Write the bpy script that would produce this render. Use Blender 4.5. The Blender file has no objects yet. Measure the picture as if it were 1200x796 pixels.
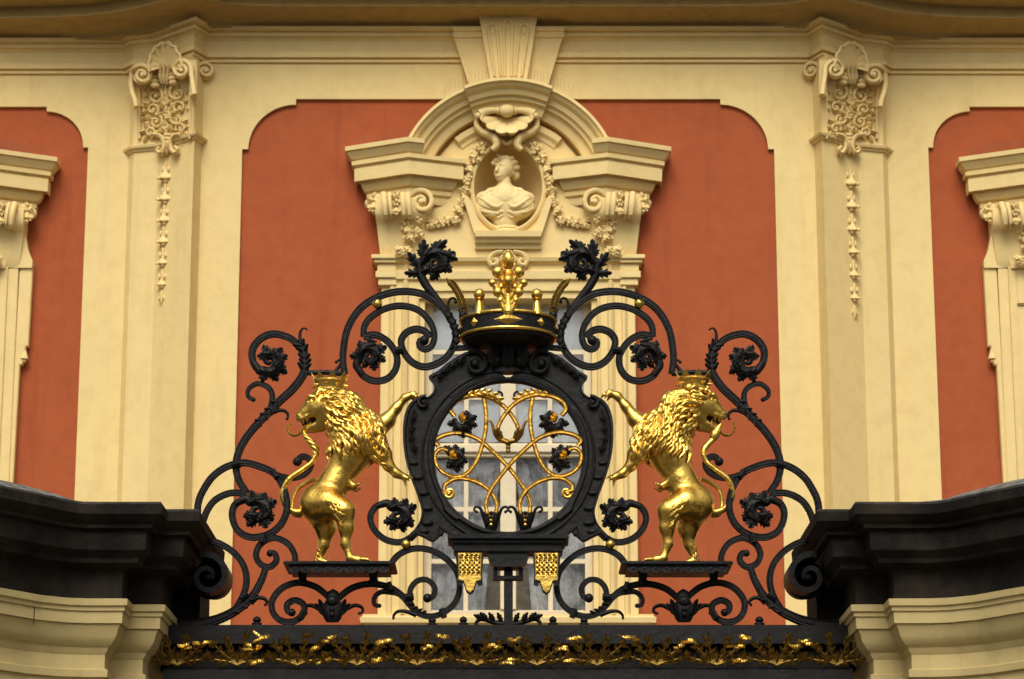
import bpy, bmesh, math, random
import numpy as np
from mathutils import Vector

# ------------------------------------------------------------------ camera, sky, sun, exposure
SC = bpy.context.scene
COL = SC.collection
FPX, PCX, PCY = 3200.0, 595.5, 398.0          # focal length / principal point, in photograph pixels (1200 x 796)
PITCH = math.radians(14.0)
CAMZ = 1.6
YG, YC, YS = 12.0, 20.0, 20.26                # gate plane, middle bay of the palace, side bays

cam = bpy.data.cameras.new('camera')
cam_o = bpy.data.objects.new('camera', cam)
COL.objects.link(cam_o)
cam_o.location = (0, 0, CAMZ)
cam_o.rotation_euler = (math.pi / 2 + PITCH, 0, 0)
cam.sensor_width = 36.0
cam.lens = FPX / 1200 * 36
cam.shift_x = (600 - PCX) / 1200
cam.clip_end = 3000
cam.dof.use_dof = True
cam.dof.focus_distance = 12.3
cam.dof.aperture_fstop = 9.0
SC.camera = cam_o

SUN_EL, SUN_AZ = math.radians(47), math.radians(187)   # azimuth from +Y, clockwise seen from above: behind the camera, a little left
w = bpy.data.worlds.new('World'); SC.world = w; w.use_nodes = True
nt = w.node_tree; nt.nodes.clear()
sky = nt.nodes.new('ShaderNodeTexSky'); sky.sky_type = 'NISHITA'; sky.sun_disc = False
sky.sun_elevation = SUN_EL; sky.sun_rotation = SUN_AZ
sky.air_density = 1.0; sky.dust_density = 6.0; sky.ozone_density = 1.0
hs = nt.nodes.new('ShaderNodeHueSaturation'); hs.inputs['Saturation'].default_value = 0.02
bg = nt.nodes.new('ShaderNodeBackground'); bg.inputs['Strength'].default_value = 0.13
wo = nt.nodes.new('ShaderNodeOutputWorld')
nt.links.new(sky.outputs[0], hs.inputs['Color']); nt.links.new(hs.outputs[0], bg.inputs['Color']); nt.links.new(bg.outputs[0], wo.inputs['Surface'])

sun = bpy.data.lights.new('sun', 'SUN'); sun.energy = 1.4; sun.angle = math.radians(30); sun.color = (1.0, 0.94, 0.84)
sun_o = bpy.data.objects.new('sun', sun); COL.objects.link(sun_o)
sd = Vector((math.sin(SUN_AZ) * math.cos(SUN_EL), math.cos(SUN_AZ) * math.cos(SUN_EL), math.sin(SUN_EL)))
sun_o.rotation_euler = sd.to_track_quat('Z', 'Y').to_euler()
sun_o.location = sd * 60
vs = SC.view_settings; vs.view_transform = 'Standard'; vs.look = 'None'; vs.gamma = 1.0; vs.exposure = 0.08
SC.render.engine = 'CYCLES'
SC.cycles.max_bounces = 8

# ------------------------------------------------------------------ maths
CP, SP = math.cos(PITCH), math.sin(PITCH)
def at(px, py, Y):
    """point of the upright plane y=Y that the photograph shows at (px,py)"""
    u = (px - PCX) / FPX; v = (PCY - py) / FPX
    t = Y / (CP - v * SP)
    return np.array((u * t, Y, CAMZ + (SP + v * CP) * t))
SG = at(601, 398, YG)[0] - at(600, 398, YG)[0]      # metres per photograph pixel in the gate plane
SF = at(601, 398, YC)[0] - at(600, 398, YC)[0]      # ... and on the palace
def G(px, py, d=0.0):
    p = at(px, py, YG); p[1] -= d * SG; return p
def Fp(px, py, d=0.0, Y=YC):
    p = at(px, py, Y); p[1] -= d * SF; return p
def unit(a):
    a = np.asarray(a, float); n = np.linalg.norm(a); return a / n if n > 1e-12 else a
def lerp(a, b, t): return a + (b - a) * t
def interp(x, xs, ys): return float(np.interp(x, xs, ys))

def spline(pts, step=2.0, closed=False):
    """centripetal-free Catmull-Rom through pts (any dimension), resampled about every `step` units of the first two/three axes"""
    P = [np.asarray(p, float) for p in pts]
    if closed: P = [P[-1]] + P + [P[0], P[1]]
    else: P = [2 * P[0] - P[1]] + P + [2 * P[-1] - P[-2]]
    out = []
    for i in range(1, len(P) - 2):
        p0, p1, p2, p3 = P[i - 1], P[i], P[i + 1], P[i + 2]
        n = max(1, int(np.linalg.norm((p2 - p1)[:3]) / step))
        for k in range(n):
            t = k / n
            out.append(.5 * ((2 * p1) + (-p0 + p2) * t + (2 * p0 - 5 * p1 + 4 * p2 - p3) * t * t + (-p0 + 3 * p1 - 3 * p2 + p3) * t ** 3))
    if not closed: out.append(P[-2])
    return np.array(out)

def spiral(cx, cy, r0, r1, a0, a1, n=40, sx=1.0):
    """pixel spiral from radius r0 at angle a0 (degrees, y down) to r1 at a1"""
    return [(cx + sx * lerp(r0, r1, t) * math.cos(math.radians(lerp(a0, a1, t))), cy + lerp(r0, r1, t) * math.sin(math.radians(lerp(a0, a1, t)))) for t in np.linspace(0, 1, n)]

ROUND = [(math.cos(a), math.sin(a)) for a in np.linspace(0, 2 * math.pi, 8, endpoint=False)]
ROUND12 = [(math.cos(a), math.sin(a)) for a in np.linspace(0, 2 * math.pi, 12, endpoint=False)]
IRON = [(-.72, -.9), (-1, -.7), (-1, .55), (-.82, .8), (-.5, .72), (-.34, 1.0), (.34, 1.0), (.5, .72), (.82, .8), (1, .55), (1, -.7), (.72, -.9)]

# ------------------------------------------------------------------ mesh collector
class MB:
    def __init__(s): s.v = []; s.f = []
    def add(s, V, F):
        o = len(s.v); s.v.extend([tuple(map(float, p)) for p in V]); s.f.extend([tuple(int(i) + o for i in f) for f in F]); return s
    def merge(s, m): return s.add(m.v, m.f)
    def box(s, x0, x1, y0, y1, z0, z1):
        V = [(x, y, z) for z in (z0, z1) for y in (y0, y1) for x in (x0, x1)]
        return s.add(V, [(0, 2, 3, 1), (4, 5, 7, 6), (0, 1, 5, 4), (2, 6, 7, 3), (0, 4, 6, 2), (1, 3, 7, 5)])
    def prism(s, poly, y0, y1):
        """outline in (x,z), extruded from y0 (front) to y1"""
        n = len(poly)
        V = [(p[0], y0, p[1]) for p in poly] + [(p[0], y1, p[1]) for p in poly]
        F = [tuple(range(n)), tuple(range(2 * n - 1, n - 1, -1))] + [(i, i + n, (i + 1) % n + n, (i + 1) % n) for i in range(n)]
        return s.add(V, F)
    def sweep(s, pts, rad, sec=ROUND, B=(0, -1, 0), cap=True, closed=False, flat=1.0):
        pts = np.asarray(pts, float); n = len(pts)
        rad = np.ones(n) * rad if np.isscalar(rad) else np.asarray(rad, float)
        if closed:
            T = np.roll(pts, -1, 0) - np.roll(pts, 1, 0)
        else:
            T = np.gradient(pts, axis=0)
        V = []; B0 = np.array(B, float)
        for i in range(n):
            t = unit(T[i]); N = np.cross(t, B0)
            if np.linalg.norm(N) < 1e-4: N = np.cross(t, B0 + np.array((.3, .1, .2)))
            N = unit(N); Bi = unit(np.cross(N, t))
            for a, b in sec: V.append(pts[i] + N * a * rad[i] + Bi * b * rad[i] * flat)
        m = len(sec); F = []
        for i in range(n if closed else n - 1):
            j = (i + 1) % n
            for k in range(m):
                l = (k + 1) % m; F.append((i * m + k, i * m + l, j * m + l, j * m + k))
        if cap and not closed:
            F.append(tuple(range(m - 1, -1, -1))); F.append(tuple((n - 1) * m + k for k in range(m)))
        return s.add(V, F)
    def ball(s, c, r, nu=12, nv=8, rx=1, ry=1, rz=1):
        V = [(c[0], c[1], c[2] + r * rz)]
        for i in range(1, nv):
            a = math.pi * i / nv
            for j in range(nu):
                b = 2 * math.pi * j / nu
                V.append((c[0] + r * rx * math.sin(a) * math.cos(b), c[1] + r * ry * math.sin(a) * math.sin(b), c[2] + r * rz * math.cos(a)))
        V.append((c[0], c[1], c[2] - r * rz)); L = len(V) - 1
        F = [(0, 1 + j, 1 + (j + 1) % nu) for j in range(nu)]
        for i in range(nv - 2):
            for j in range(nu):
                a = 1 + i * nu + j; b = 1 + i * nu + (j + 1) % nu; F.append((a, a + nu, b + nu, b))
        o = 1 + (nv - 2) * nu
        F += [(L, o + (j + 1) % nu, o + j) for j in range(nu)]
        return s.add(V, F)
    def lathe(s, c, prof, n=24, sx=1, sy=1, a0=0, a1=2 * math.pi, capb=True, capt=True):
        full = abs(a1 - a0 - 2 * math.pi) < 1e-6; m = n if full else n + 1
        V = []
        for r, z in prof:
            for j in range(m):
                a = a0 + (a1 - a0) * j / n; V.append((c[0] + sx * r * math.cos(a), c[1] + sy * r * math.sin(a), c[2] + z))
        F = []
        for i in range(len(prof) - 1):
            for j in range(n):
                k = (j + 1) % m; F.append((i * m + j, i * m + k, (i + 1) * m + k, (i + 1) * m + j))
        if capb: F.append(tuple(range(m - 1, -1, -1)))
        if capt: F.append(tuple((len(prof) - 1) * m + j for j in range(m)))
        return s.add(V, F)
    def mould(s, path, prof, caps=True):
        """sweep a moulding profile [(outward, z)] along a plan path [(x,y)] running left to right, mitred; outward is towards the viewer"""
        P = [np.asarray(p, float) for p in path]; n = len(P); M = []
        nr = []
        for i in range(n - 1):
            d = unit(P[i + 1] - P[i]); nr.append(np.array((d[1], -d[0])))
        for i in range(n):
            if i == 0: M.append(nr[0])
            elif i == n - 1: M.append(nr[-1])
            else:
                a, b = nr[i - 1], nr[i]; M.append((a + b) / max(.25, 1 + a @ b))
        m = len(prof); V = []
        for i in range(n):
            for p, z in prof: V.append((P[i][0] + M[i][0] * p, P[i][1] + M[i][1] * p, z))
        F = [(i * m + k, (i + 1) * m + k, (i + 1) * m + k + 1, i * m + k + 1) for i in range(n - 1) for k in range(m - 1)]
        if caps: F.append(tuple(range(m))); F.append(tuple((n - 1) * m + k for k in range(m - 1, -1, -1)))
        return s.add(V, F)
    def leaflet(s, base, d, side, nor, L, W, lobes=3, bend=0.3, cup=.25, thick=.08, nu=10, curl=0.0, jag=.34, seed=0):
        """a pointed lobed leaf: base point, growth direction d, width direction side, face normal nor; bends towards -nor"""
        base, d, side, nor = map(lambda a: np.asarray(a, float), (base, d, side, nor))
        ws = (-1, -.55, 0, .55, 1); V = []
        for back in (0, 1):
            for i in range(nu + 1):
                u = i / nu
                prof = (math.sin(math.pi * min(1, u * .93 + .07) ** .75)) ** .8 if u < 1 else 0.0
                saw = (u * lobes) % 1.0
                h = W * prof * (1 - jag * (1 - saw) ** 1.2)
                ahead = L * .13 * saw * prof
                for wv in ws:
                    uu = u * L + ahead * abs(wv)
                    c = base + d * uu * (1 - .15 * bend * u) + side * (h * wv + curl * L * u * u)
                    dep = cup * W * (1 - abs(wv)) * (1 if u > 0 else .6) - bend * L * u * u + .10 * W * math.cos(wv * 2 * math.pi)
                    V.append(c + nor * (dep - (thick * W if back else 0)))
        m = 5; o = (nu + 1) * m; F = []
        for i in range(nu):
            for k in range(4):
                a = i * m + k
                F.append((a, a + 1, a + m + 1, a + m)); F.append((o + a, o + a + m, o + a + m + 1, o + a + 1))
            F.append((i * m, i * m + m, o + i * m + m, o + i * m)); a = i * m + 4
            F.append((a, o + a, o + a + m, a + m))
        F.append(tuple(range(4, -1, -1)) + tuple(o + k for k in range(5)))
        return s.add(V, F)
    def mirrored(s, xc=0.0):
        m = MB(); m.v = [(2 * xc - x, y, z) for x, y, z in s.v]; m.f = [tuple(reversed(f)) for f in s.f]; return m
    def build(s, name, mat, parent=None, smooth=40, kind=None, recalc=False, bevel=0):
        me = bpy.data.meshes.new(name)
        me.from_pydata(s.v, [], s.f)
        if recalc or bevel:
            bm = bmesh.new(); bm.from_mesh(me)
            if recalc: bmesh.ops.recalc_face_normals(bm, faces=bm.faces)
            if bevel:
                es = [e for e in bm.edges if len(e.link_faces) == 2 and e.calc_face_angle(0) > .5]
                bmesh.ops.bevel(bm, geom=es, offset=bevel, segments=2, affect='EDGES', clamp_overlap=True)
            bm.to_mesh(me); bm.free()
        if smooth:
            me.polygons.foreach_set('use_smooth', [True] * len(me.polygons))
            me.set_sharp_from_angle(angle=math.radians(smooth))
        me.materials.append(mat)
        o = bpy.data.objects.new(name, me); COL.objects.link(o)
        if parent: o.parent = parent
        if kind: o['kind'] = kind
        return o

def thing(name, label, cat, group=None, loc=(0, 0, 0)):
    o = bpy.data.objects.new(name, None); COL.objects.link(o); o['label'] = label; o['category'] = cat
    o.empty_display_size = .1
    if group: o['group'] = group
    return o
def tag(o, label, cat, group=None):
    o['label'] = label; o['category'] = cat
    if group: o['group'] = group
    return o

# ------------------------------------------------------------------ implicit surfaces (for figures): smooth union of round cones / ellipsoids
class SDF:
    def __init__(s, lo, hi, h):
        s.lo = np.asarray(lo, float); s.h = h
        n = np.ceil((np.asarray(hi) - s.lo) / h).astype(int) + 1; s.n = n
        g = [s.lo[i] + h * np.arange(n[i]) for i in range(3)]
        s.X, s.Y, s.Z = np.meshgrid(*g, indexing='ij', sparse=True)
        s.d = np.full(tuple(n), 1e3)
    def _win(s, lo, hi):
        i0 = np.clip(np.floor((lo - s.lo) / s.h).astype(int), 0, s.n - 1); i1 = np.clip(np.ceil((hi - s.lo) / s.h).astype(int) + 1, 1, s.n)
        s.w = tuple(slice(p, max(q, p + 1)) for p, q in zip(i0, i1))
        return s.X[s.w[0]], s.Y[:, s.w[1]], s.Z[:, :, s.w[2]]
    def _u(s, d, k):
        o = s.d[s.w]
        if k <= 0: s.d[s.w] = np.minimum(o, d)
        else:
            hh = np.clip(.5 + .5 * (o - d) / k, 0, 1)
            s.d[s.w] = np.where(o > 100, d, o + (d - o) * hh - k * hh * (1 - hh))
    def cone(s, a, b, ra, rb, k=.02, sub=False, flaty=1.0):
        a = np.asarray(a, float); b = np.asarray(b, float); ba = b - a; L = ba @ ba + 1e-12
        m = max(ra, rb) * max(1, flaty) + .05; X_, Y_, Z_ = s._win(np.minimum(a, b) - m, np.maximum(a, b) + m)
        px, py, pz = X_ - a[0], Y_ - a[1], Z_ - a[2]
        t = np.clip((px * ba[0] + py * ba[1] + pz * ba[2]) / L, 0, 1)
        d = np.sqrt((px - t * ba[0]) ** 2 + ((py - t * ba[1]) / flaty) ** 2 + (pz - t * ba[2]) ** 2) - (ra + (rb - ra) * t)
        s.cut(d, k) if sub else s._u(d, k)
    def chain(s, pts, rads, k=.02, **kw):
        for i in range(len(pts) - 1): s.cone(pts[i], pts[i + 1], rads[i], rads[i + 1], k, **kw)
    def ell(s, c, r, k=.02, sub=False, rot=0.0):
        m = max(r) + .05; X_, Y_, Z_ = s._win(np.asarray(c) - m, np.asarray(c) + m)
        px, py, pz = X_ - c[0], Y_ - c[1], Z_ - c[2]
        if rot:
            ca, sa = math.cos(rot), math.sin(rot); px, pz = px * ca + pz * sa, -px * sa + pz * ca
        q = np.sqrt((px / r[0]) ** 2 + (py / r[1]) ** 2 + (pz / r[2]) ** 2)
        d = (q - 1) * min(r)
        s.cut(d, k) if sub else s._u(d, k)
    def cut(s, d, k):
        d = -d
        o = s.d[s.w]; hh = np.clip(.5 - .5 * (o - d) / max(k, 1e-6), 0, 1)
        s.d[s.w] = np.where(o > 100, o, o + (d - o) * hh + k * hh * (1 - hh))
    def value(s, P):
        q = (np.asarray(P) - s.lo) / s.h; i = np.clip(q.astype(int), 0, s.n - 2); f = q - i
        r = 0
        for dx in (0, 1):
            for dy in (0, 1):
                for dz in (0, 1):
                    wgt = (f[..., 0] if dx else 1 - f[..., 0]) * (f[..., 1] if dy else 1 - f[..., 1]) * (f[..., 2] if dz else 1 - f[..., 2])
                    r = r + wgt * s.d[i[..., 0] + dx, i[..., 1] + dy, i[..., 2] + dz]
        return r
    def normal(s, P, e=None):
        e = e or s.h; P = np.asarray(P, float); g = []
        for k in range(3):
            o = np.zeros(3); o[k] = e; g.append(s.value(P + o) - s.value(P - o))
        return unit(np.stack(g, -1)) if P.ndim == 1 else np.stack(g, -1) / (np.linalg.norm(np.stack(g, -1), axis=-1, keepdims=True) + 1e-9)
    def project(s, P, it=4):
        P = np.array(P, float)
        for _ in range(it): P = P - s.normal(P) * np.asarray(s.value(P))[..., None]
        return P
    def mesh(s):
        """naive surface nets"""
        D = s.d; n = np.array(D.shape); ins = D < 0
        c = np.zeros(tuple(n - 1), int)
        for dx in (0, 1):
            for dy in (0, 1):
                for dz in (0, 1): c += ins[dx:n[0] - 1 + dx, dy:n[1] - 1 + dy, dz:n[2] - 1 + dz]
        act = (c > 0) & (c < 8); idx = -np.ones(act.shape, int); cells = np.argwhere(act); idx[act] = np.arange(len(cells))
        acc = np.zeros((len(cells), 3)); cnt = np.zeros(len(cells))
        cor = [(a, b, e) for a in (0, 1) for b in (0, 1) for e in (0, 1)]
        for A in cor:
            for ax in range(3):
                if A[ax]: continue
                Bc = list(A); Bc[ax] = 1
                da = D[cells[:, 0] + A[0], cells[:, 1] + A[1], cells[:, 2] + A[2]]; db = D[cells[:, 0] + Bc[0], cells[:, 1] + Bc[1], cells[:, 2] + Bc[2]]
                m = (da < 0) != (db < 0); t = np.where(m, da / np.where(m, da - db, 1), 0)
                p = np.tile(np.array(A, float), (len(cells), 1)); p[:, ax] += t
                acc[m] += p[m]; cnt[m] += 1
        V = s.lo + s.h * (cells + acc / cnt[:, None])
        F = []
        for ax in range(3):
            u, v = (ax + 1) % 3, (ax + 2) % 3
            sl0 = [slice(None)] * 3; sl1 = [slice(None)] * 3; sl0[ax] = slice(0, -1); sl1[ax] = slice(1, None)
            ch = ins[tuple(sl0)] != ins[tuple(sl1)]
            E = np.argwhere(ch); E = E[(E[:, u] > 0) & (E[:, v] > 0) & (E[:, u] < n[u] - 1) & (E[:, v] < n[v] - 1)]
            def ci(du, dv):
                q = E.copy(); q[:, u] += du; q[:, v] += dv; return idx[q[:, 0], q[:, 1], q[:, 2]]
            quad = np.stack([ci(-1, -1), ci(0, -1), ci(0, 0), ci(-1, 0)], 1)
            fl = ins[E[:, 0], E[:, 1], E[:, 2]]
            quad[~fl] = quad[~fl][:, ::-1]
            F.append(quad)
        m = MB(); m.v = [tuple(p) for p in V]; m.f = [tuple(int(i) for i in q) for q in np.concatenate(F)]
        return m

# ------------------------------------------------------------------ procedural materials
def mat_new(name):
    m = bpy.data.materials.new(name); m.use_nodes = True; t = m.node_tree
    return m, t, t.nodes['Principled BSDF']
def N(t, k, **kw):
    n = t.nodes.new(k)
    for a, b in kw.items():
        if a in n.inputs: n.inputs[a].default_value = b
        else: setattr(n, a, b)
    return n
def noise(t, scale, detail=4, rough=.55, vec=None, stretch=None):
    tc = N(t, 'ShaderNodeNewGeometry'); src = tc.outputs['Position']
    if stretch:
        mp = N(t, 'ShaderNodeMapping'); mp.inputs['Scale'].default_value = stretch; t.links.new(src, mp.inputs['Vector']); src = mp.outputs[0]
    n = N(t, 'ShaderNodeTexNoise', Scale=scale, Detail=detail, Roughness=rough); t.links.new(src, n.inputs['Vector'])
    return n.outputs['Fac']
def ramp(t, fac, a, b, ca=(0, 0, 0, 1), cb=(1, 1, 1, 1)):
    r = N(t, 'ShaderNodeValToRGB'); r.color_ramp.elements[0].position = a; r.color_ramp.elements[1].position = b
    r.color_ramp.elements[0].color = ca; r.color_ramp.elements[1].color = cb
    t.links.new(fac, r.inputs['Fac']); return r.outputs['Color']
def mix(t, fac, a, b, blend='MIX'):
    n = N(t, 'ShaderNodeMix'); n.data_type = 'RGBA'; n.blend_type = blend
    for k, val in ((0, fac), (6, a), (7, b)):
        if hasattr(val, 'links'): t.links.new(val, n.inputs[k])
        else: n.inputs[k].default_value = val
    return n.outputs[2]
def bump(t, h, strength, dist, chain=None):
    b = N(t, 'ShaderNodeBump', Strength=strength, Distance=dist); t.links.new(h, b.inputs['Height'])
    if chain: t.links.new(chain, b.inputs['Normal'])
    return b.outputs['Normal']
def c4(c, k=1.0): return (c[0] * k, c[1] * k, c[2] * k, 1)

def plaster(name, col, dark, streak=.35, mott=.5, bumps=.25):
    m, t, p = mat_new(name)
    a = noise(t, 1.3, 6, .6); b = noise(t, 9, 5, .6); s = noise(t, 2.2, 5, .6, stretch=(4.0, 4.0, .35))
    c = mix(t, ramp(t, a, .32, .72), c4(col), c4(col, 1 - .14 * mott))
    c = mix(t, ramp(t, b, .45, .8, cb=(mott, mott, mott, 1)), c, c4(dark))
    c = mix(t, ramp(t, s, .55, .85, cb=(streak, streak, streak, 1)), c, c4(dark, .9))
    t.links.new(c, p.inputs['Base Color']); p.inputs['Roughness'].default_value = .85
    p.inputs['Specular IOR Level'].default_value = .25
    n1 = bump(t, noise(t, 60, 4, .6), bumps, .004); n2 = bump(t, noise(t, 5, 3, .5), bumps * .35, .012, n1)
    t.links.new(n2, p.inputs['Normal'])
    return m
YEL = (.77, .58, .245)
M_WALL = plaster('cream_yellow_plaster', YEL, (.56, .38, .13), .34, .36, .25)
M_TRIM = plaster('cream_yellow_stucco', (.78, .585, .25), (.56, .40, .16), .28, .35, .35)
M_CORN = plaster('shaded_weathered_stucco', (.46, .31, .105), (.20, .13, .045), .5, .4, .3)  # sooty yellow, with the cove's deep shade darkened into the colour
M_RED = plaster('brick_red_plaster', (.385, .088, .027), (.27, .057, .018), .75, .55, .4)
M_PIERY = plaster('pier_yellow_stucco', (.52, .40, .17), (.34, .24, .11), .40, .40, .4)
M_STUCCO = plaster('bust_stucco', (.78, .60, .27), (.55, .40, .18), .2, .35, .3)

def iron(name, col=(.006, .0055, .005), rough=.44):
    m, t, p = mat_new(name)
    a = noise(t, 14, 5, .65); b = noise(t, 90, 4, .7)
    c = mix(t, ramp(t, a, .45, .75), c4(col), c4((.013, .0115, .009)))
    c = mix(t, ramp(t, b, .60, .82, cb=(.6, .6, .6, 1)), c, c4((.028, .023, .017)))
    t.links.new(c, p.inputs['Base Color'])
    r = ramp(t, a, .3, .8, (rough - .06,) * 3 + (1,), (rough + .24,) * 3 + (1,)); t.links.new(r, p.inputs['Roughness'])
    p.inputs['Specular IOR Level'].default_value = .20
    n1 = bump(t, noise(t, 160, 3, .6), .35, .002); n2 = bump(t, noise(t, 34, 3, .5), .6, .006, n1)
    t.links.new(n2, p.inputs['Normal'])
    return m
M_IRON = iron('black_painted_iron')
M_IRON2 = iron('black_painted_iron_plate', (.008, .0072, .0062), .46)
M_BEAM = iron('dusty_black_iron', (.012, .0105, .009), .55)

def gilt(name, col, tarnish, amt, rough):
    m, t, p = mat_new(name)
    a = noise(t, 9, 5, .6); b = noise(t, 55, 5, .7)
    c = mix(t, ramp(t, a, .35, .75), c4(col), c4(col, .82))
    c = mix(t, ramp(t, b, .52, .78, cb=(amt, amt, amt, 1)), c, c4(tarnish))
    t.links.new(c, p.inputs['Base Color']); p.inputs['Metallic'].default_value = 1.0
    r = ramp(t, a, .3, .75, (rough,) * 3 + (1,), (rough + .14,) * 3 + (1,)); t.links.new(r, p.inputs['Roughness'])
    n1 = bump(t, noise(t, 110, 3, .6), .25, .0025); n2 = bump(t, noise(t, 30, 4, .55), .42, .010, n1)
    t.links.new(n2, p.inputs['Normal'])
    return m
M_GOLD = gilt('gilding', (.84, .53, .105), (.24, .125, .022), .55, .26)
M_GOLD2 = gilt('shaded_worn_gilding', (.26, .16, .036), (.05, .03, .009), .8, .40)  # worn gilt; the frieze's reflection of dark ground is put into the colour

def stone(name):
    m, t, p = mat_new(name)
    a = noise(t, 5, 6, .65); b = noise(t, 40, 5, .7); s = noise(t, 3.0, 5, .6, stretch=(5, 5, .5))
    c = mix(t, ramp(t, a, .42, .82), c4((.006, .005, .004)), c4((.042, .031, .019)))
    c = mix(t, ramp(t, s, .5, .8), c, c4((.012, .009, .006)))
    g = N(t, 'ShaderNodeNewGeometry'); sx = N(t, 'ShaderNodeSeparateXYZ'); t.links.new(g.outputs['Normal'], sx.inputs[0])
    up = ramp(t, sx.outputs['Z'], .55, .9); sp = ramp(t, noise(t, 16, 8, .75), .40, .62)
    f = mix(t, 1.0, up, sp, 'MULTIPLY')
    c = mix(t, f, c, c4((.30, .28, .24)))
    t.links.new(c, p.inputs['Base Color']); p.inputs['Roughness'].default_value = .9; p.inputs['Specular IOR Level'].default_value = .2
    n1 = bump(t, b, .5, .006); n2 = bump(t, a, .5, .02, n1); t.links.new(n2, p.inputs['Normal'])
    return m
M_STONE = stone('soot_blackened_sandstone')

def paint(name, col, rough=.5):
    m, t, p = mat_new(name)
    a = noise(t, 12, 4, .6)
    t.links.new(mix(t, ramp(t, a, .4, .8), c4(col), c4(col, .86)), p.inputs['Base Color']); p.inputs['Roughness'].default_value = rough
    t.links.new(bump(t, noise(t, 80, 3, .6), .2, .002), p.inputs['Normal'])
    return m
M_SASH = paint('cream_window_paint', (.70, .58, .36))
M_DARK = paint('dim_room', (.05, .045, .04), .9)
M_SKYREFL = paint('pale_sky_reflection', (.90, .90, .88), .9)  # pale colour imitating the bright sky reflected in the upper panes
def branch_mottle():  # light and dark mottle imitating branch reflections in the lower panes
    m, t, p = mat_new('mottled_branch_reflection')
    a = noise(t, 6, 7, .72, stretch=(1, 1, .7)); b = noise(t, 40, 4, .7)
    c = mix(t, ramp(t, a, .38, .62), c4((.20, .195, .18)), c4((.95, .93, .89)))
    c = mix(t, ramp(t, b, .45, .7, cb=(.3, .3, .3, 1)), c, c4((.30, .28, .25)))
    t.links.new(c, p.inputs['Base Color']); p.inputs['Roughness'].default_value = .9
    return m
M_BRANCHREFL = branch_mottle()

def glass():
    m, t, p = mat_new('old_window_glass')
    t.nodes.remove(p); out = [n for n in t.nodes if n.type == 'OUTPUT_MATERIAL'][0]
    tr = N(t, 'ShaderNodeBsdfTransparent'); tr.inputs['Color'].default_value = (.95, .96, .955, 1)
    gl = N(t, 'ShaderNodeBsdfGlossy', Roughness=.02); gl.inputs['Color'].default_value = (.97, .98, 1, 1)
    fr = N(t, 'ShaderNodeFresnel', IOR=1.6)
    b = bump(t, noise(t, 7, 3, .5), .22, .02)
    t.links.new(b, gl.inputs['Normal']); t.links.new(b, fr.inputs['Normal'])
    mx = N(t, 'ShaderNodeMixShader'); t.links.new(fr.outputs[0], mx.inputs[0]); t.links.new(tr.outputs[0], mx.inputs[1]); t.links.new(gl.outputs[0], mx.inputs[2])
    t.links.new(mx.outputs[0], out.inputs['Surface'])
    return m
M_GLASS = glass()
M_PAVE = paint('grey_cobble_paving', (.055, .052, .046), .85)

# ------------------------------------------------------------------ ground
mb = MB(); mb.box(-600, 600, -600, 600, -.3, 0)
mb.build('ground', M_PAVE, smooth=0)['kind'] = 'structure'

# ------------------------------------------------------------------ palace
palace = thing('palace_facade', 'cream and brick red baroque palace facade behind the gate', 'building')
def X(px, py, Y): return at(px, py, Y)[0]
def Z(py, Y): return at(PCX, py, Y)[2]
def xz(px, py, Y): p = at(px, py, Y); return (p[0], p[2])

def panel_outline(x0, x1, ztop, r, n, zb):
    """inverted-U opening (x,z) from bottom left up and over: notched quarter-round upper corners"""
    o = [(x0, zb), (x0, ztop - r - n)]
    o += [(x0 + n, ztop - r - n)]
    for a in np.linspace(0, 90, 13): o.append((x0 + n + r * (1 - math.cos(math.radians(a))) , ztop - n - r + r * math.sin(math.radians(a))))
    o += [(x0 + n + r, ztop)]
    m = [(x0 + x1 - p[0], p[1]) for p in reversed(o)]
    return o + m
def bay(xl, xr, Y, x0, x1, ztop, r, n, nm):
    zb, zt = .02, Z(30, Y)
    inner = panel_outline(x0, x1, ztop, r, n, zb)
    poly = [(xl, zb), (xl, zt), (xr, zt), (xr, zb)] + list(reversed(inner))
    mb = MB(); mb.prism(poly, Y, Y + .028); mb.build('wall_frame', M_WALL, palace, smooth=0, recalc=True)
    mb = MB(); mb.box(xl, xr, Y + .0285, Y + .3, zb, zt); mb.build('wall_panel', M_RED, palace, smooth=0)
# middle bay: the wall has a hole for nothing - the window is set in front of a dark reveal box below
cx0, cx1 = X(284, 168, YC), X(907, 168, YC)
cx1 = -cx0 if True else cx1
XL_C = X(240, 165, YC)
WX0, WX1 = X(497, 450, YC), -X(497, 450, YC)                # window opening
WZ0, WZ1 = Z(722, YC), Z(342, YC)
zt_c = Z(116, YC)
r_c, n_c = 56 * SF, 7 * SF
# frame around the panel
inner = panel_outline(cx0, cx1, zt_c, r_c, n_c, .02)
mb = MB(); mb.prism([(XL_C - .1, .02), (XL_C - .1, Z(20, YC)), (-XL_C + .1, Z(20, YC)), (-XL_C + .1, .02)] + list(reversed(inner)), YC, YC + .03)
mb.build('wall_frame', M_WALL, palace, smooth=0, recalc=True)
# red panel with the window opening cut out (four pieces of one slab)
mb = MB(); zt = Z(20, YC); xl = XL_C - .1
mb.box(xl, WX0, YC + .0305, YC + .34, .02, zt); mb.box(WX1, -xl, YC + .0305, YC + .34, .02, zt)
hx, h0, h1 = .275, Z(279, YC), Z(170, YC)                    # hole behind the bust's niche
mb.box(WX0, WX1, YC + .0305, YC + .34, WZ1, h0); mb.box(WX0, WX1, YC + .0305, YC + .34, h1, zt); mb.box(WX0, -hx, YC + .0305, YC + .34, h0, h1); mb.box(hx, WX1, YC + .0305, YC + .34, h0, h1)
mb.box(WX0, WX1, YC + .0305, YC + .34, .02, WZ0)
mb.build('wall_panel', M_RED, palace, smooth=0)
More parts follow.
